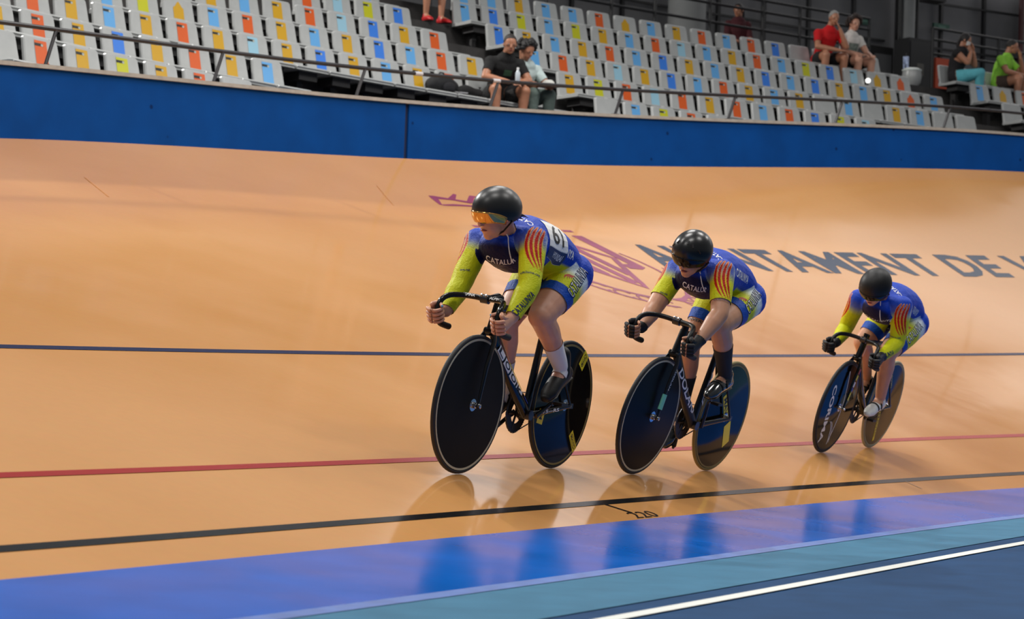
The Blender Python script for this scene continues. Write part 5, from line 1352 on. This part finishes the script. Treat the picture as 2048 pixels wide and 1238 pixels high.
# woman in turquoise trousers
rs4, hs4 = spectator('woman in white face mask and turquoise trousers seated at far right', 8, 11.05, dict(SEAT_LEGS, shC=(.20, -.02, .52), shL=(.22, .13, .50), shR=(.18, -.18, .50), head=(.27, .0, .74), elL=(.40, .17, .33), elR=(.36, -.14, .33), wrL=(.40, .07, .55), wrR=(.38, -.03, .52), knL=(.52, .12, .20), knR=(.54, -.02, .16), anL=(.50, .20, -.22), anR=(.54, .10, -.30), hdL=(-.2, -.2, 1), hdR=(-.2, .1, 1)),
    (.92, .20, -.25), SK1, CL('black4', (24, 21, 24)), .15, CL('turquoise', (92, 178, 190)), 1.88, ((26, 20, 20), 'long'), turn=.55, dz=.05, shoes=M_SHOEW, female=True)
mk = MB(); Vm = []
for i in range(6):
    for j in range(9):
        a = (-1 + 2 * j / 8) * 1.15; z = -.085 + .075 * i / 5; Vm.append(hs4.J['head'] + hs4.hf * (.112 * math.cos(a) - .004) + hs4.hl * .075 * math.sin(a) + hs4.hu * z)
mk.add(Vm, [(i * 9 + j, i * 9 + j + 1, (i + 1) * 9 + j + 1, (i + 1) * 9 + j) for i in range(5) for j in range(8)]).build('face_mask', mat('mask_white', (214, 212, 206), .8), rs4)
# man in neon shirt
spectator('man in neon green T-shirt with hand to his face at the right edge', 8, 12.05, dict(SEAT_LEGS, shC=(.24, 0, .52), shL=(.26, .17, .50), shR=(.22, -.18, .50), head=(.34, .03, .745), elL=(.48, .20, .29), elR=(.36, -.26, .27), wrL=(.48, .07, .55), wrR=(.58, .0, .22), knL=(.54, .15, .16), knR=(.54, -.12, .16), anL=(.50, .14, -.32), anR=(.48, -.10, -.32), hdL=(-.2, -.3, 1)),
    (.90, .35, -.15), SK1, CL('neon', (150, 216, 70)), .60, CL('brownshort', (74, 58, 50)), .55, ((30, 25, 23), 'short'), turn=.45, dz=.05)
# woman half hidden behind the guard rail
st_ = empty('stool', sp(O8 + 1.62, 7.66, zb_)); tag(st_, 'low stool behind the top row under the long-haired woman', 'stool')
MB().lathe([(.16, .34), (.17, .35), (.17, .37), (.16, .38)], (0, 0, 0), (0, 0, 1), 18).build('seat', M_BLK, st_)
for a in (0.8, 2.4, 4.0, 5.5): MB().tube([(.12 * math.cos(a), .12 * math.sin(a), .35), (.15 * math.cos(a), .15 * math.sin(a), 0)], .012, 6).build('leg', M_BLK, st_)
Js = dict(SEAT_LEGS, shC=(.12, 0, .53), shL=(.12, .16, .50), shR=(.12, -.16, .50), head=(.14, .0, .745), elL=(.20, .20, .25), elR=(.20, -.20, .25), wrL=(.40, .12, .20), wrR=(.40, -.12, .20), knL=(.50, .12, .08), knR=(.50, -.12, .08), anL=(.46, .12, -.32), anR=(.46, -.12, -.32))
Js = {k_: (v3(p) - v3((.13, 0, 0))) for k_, p in Js.items()}
Js['anL'][2] = Js['anR'][2] = -.305
xy8, th8, _ = row_xy(8, 0); 
r9, h9 = spectator('woman with long dark hair and dark red top behind the guard rail', 8, 7.3, Js, (.80, -.55, -.12), SK1, CL('maroon', (66, 16, 24)), .95, CL('dark5', (18, 18, 20)), 1.9, ((22, 17, 16), 'long'), turn=-.5, female=True)
r9.matrix_world = Matrix.Translation(sp(O8 + 1.62, 7.66, zb_ + .39)) @ Matrix.Rotation(-float(np.interp(7.66, SS, _sth)) - .5, 4, 'Z')
# spectator cut by the top of the photo: bare shins and red shoes
spectator('seated spectator with bare shins and red shoes cut off by the photo top', 8, .28, dict(SEAT_LEGS, shC=(.18, 0, .53), shL=(.18, .18, .50), shR=(.18, -.18, .50), head=(.22, 0, .75), elL=(.32, .24, .26), elR=(.32, -.24, .26), wrL=(.52, .10, .20), wrR=(.52, -.08, .20), knL=(.54, .14, .12), knR=(.54, -.12, .12), anL=(.52, .13, -.325), anR=(.50, -.12, -.325)),
    (.95, 0, -.2), SK1, CL('grey6', (70, 70, 74)), .6, CL('dark6', (20, 20, 22)), .8, ((40, 32, 28), 'short'), shoes=mat('shoe_red', (190, 30, 34), .5))
# things left on seats
def on_seat(k, arc, fwd=.2, dz=.014):
    xy, th, _ = row_xy(k, arc); th = float(th); return Vector((xy[0] + math.cos(th) * fwd, xy[1] - math.sin(th) * fwd, row_z(k) + PAN_DZ + dz)), -th
p_, a_ = on_seat(3, -1.98, .17); bg = empty('backpack', p_); bg.rotation_euler = (0, 0, a_); tag(bg, 'black backpack lying on the front bench left of the man in black', 'bag')
mb = MB(); limb(mb, [(0, -.12, .09), (0, 0, .11), (0, .13, .085)], [.10, .115, .09], [.13, .15, .12], ref=(0, 0, 1), n=18); mb.build('bag_body', CL('bagblack', (20, 20, 23)), bg)
mb = MB(); limb(mb, [(.12, -.07, .07), (.135, 0, .075), (.12, .08, .07)], [.05, .055, .05], [.02, .025, .02], ref=(0, 0, 1), n=12); mb.build('front_pocket', CL('bagblack2', (30, 30, 34)), bg)
MB().tube([(-.02, -.05, .21), (-.02, -.02, .25), (-.02, .03, .25), (-.02, .05, .21)], .010, 8).build('handle', M_BLACKP, bg); MB().tube([(.08, .12, .03), (.16, .18, .012), (.2, .12, .01), (.22, .22, .012)], .009, 6).build('strap', mat('strap_grey', (150, 150, 152), .8), bg)
p_, a_ = on_seat(3, -1.64, .26); kn = empty('drawstring_bag', p_); kn.rotation_euler = (0, 0, a_); tag(kn, 'small black drawstring bag beside the backpack on the front bench', 'bag')
mb = MB(); limb(mb, [(0, -.14, .05), (0, -.04, .07), (0, .08, .06), (0, .16, .055)], [.05, .065, .05, .055], ref=(0, 0, 1), n=14); mb.build('bag_body', CL('bagblack3', (17, 17, 18)), kn); MB().tube([(0, .16, .09), (.02, .18, .13), (.03, .14, .12)], .006, 6).build('drawstring', M_BLACKP, kn)
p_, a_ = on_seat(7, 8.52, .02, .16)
wb_ = empty('bright_ball', p_); tag(wb_, 'small white ball with added glow between two seats of the second row', 'ball')  # ball stands in for a bright white spot, its glow is added emission
MB().sphere((0, 0, 0), .042, 16).build('glow_ball', mat('glow_white', (255, 255, 250), .3, emit=1.5), wb_); MB().tube([(0, 0, -.04), (0, 0, -.16)], .012, 8).build('stem', M_BLK, wb_)
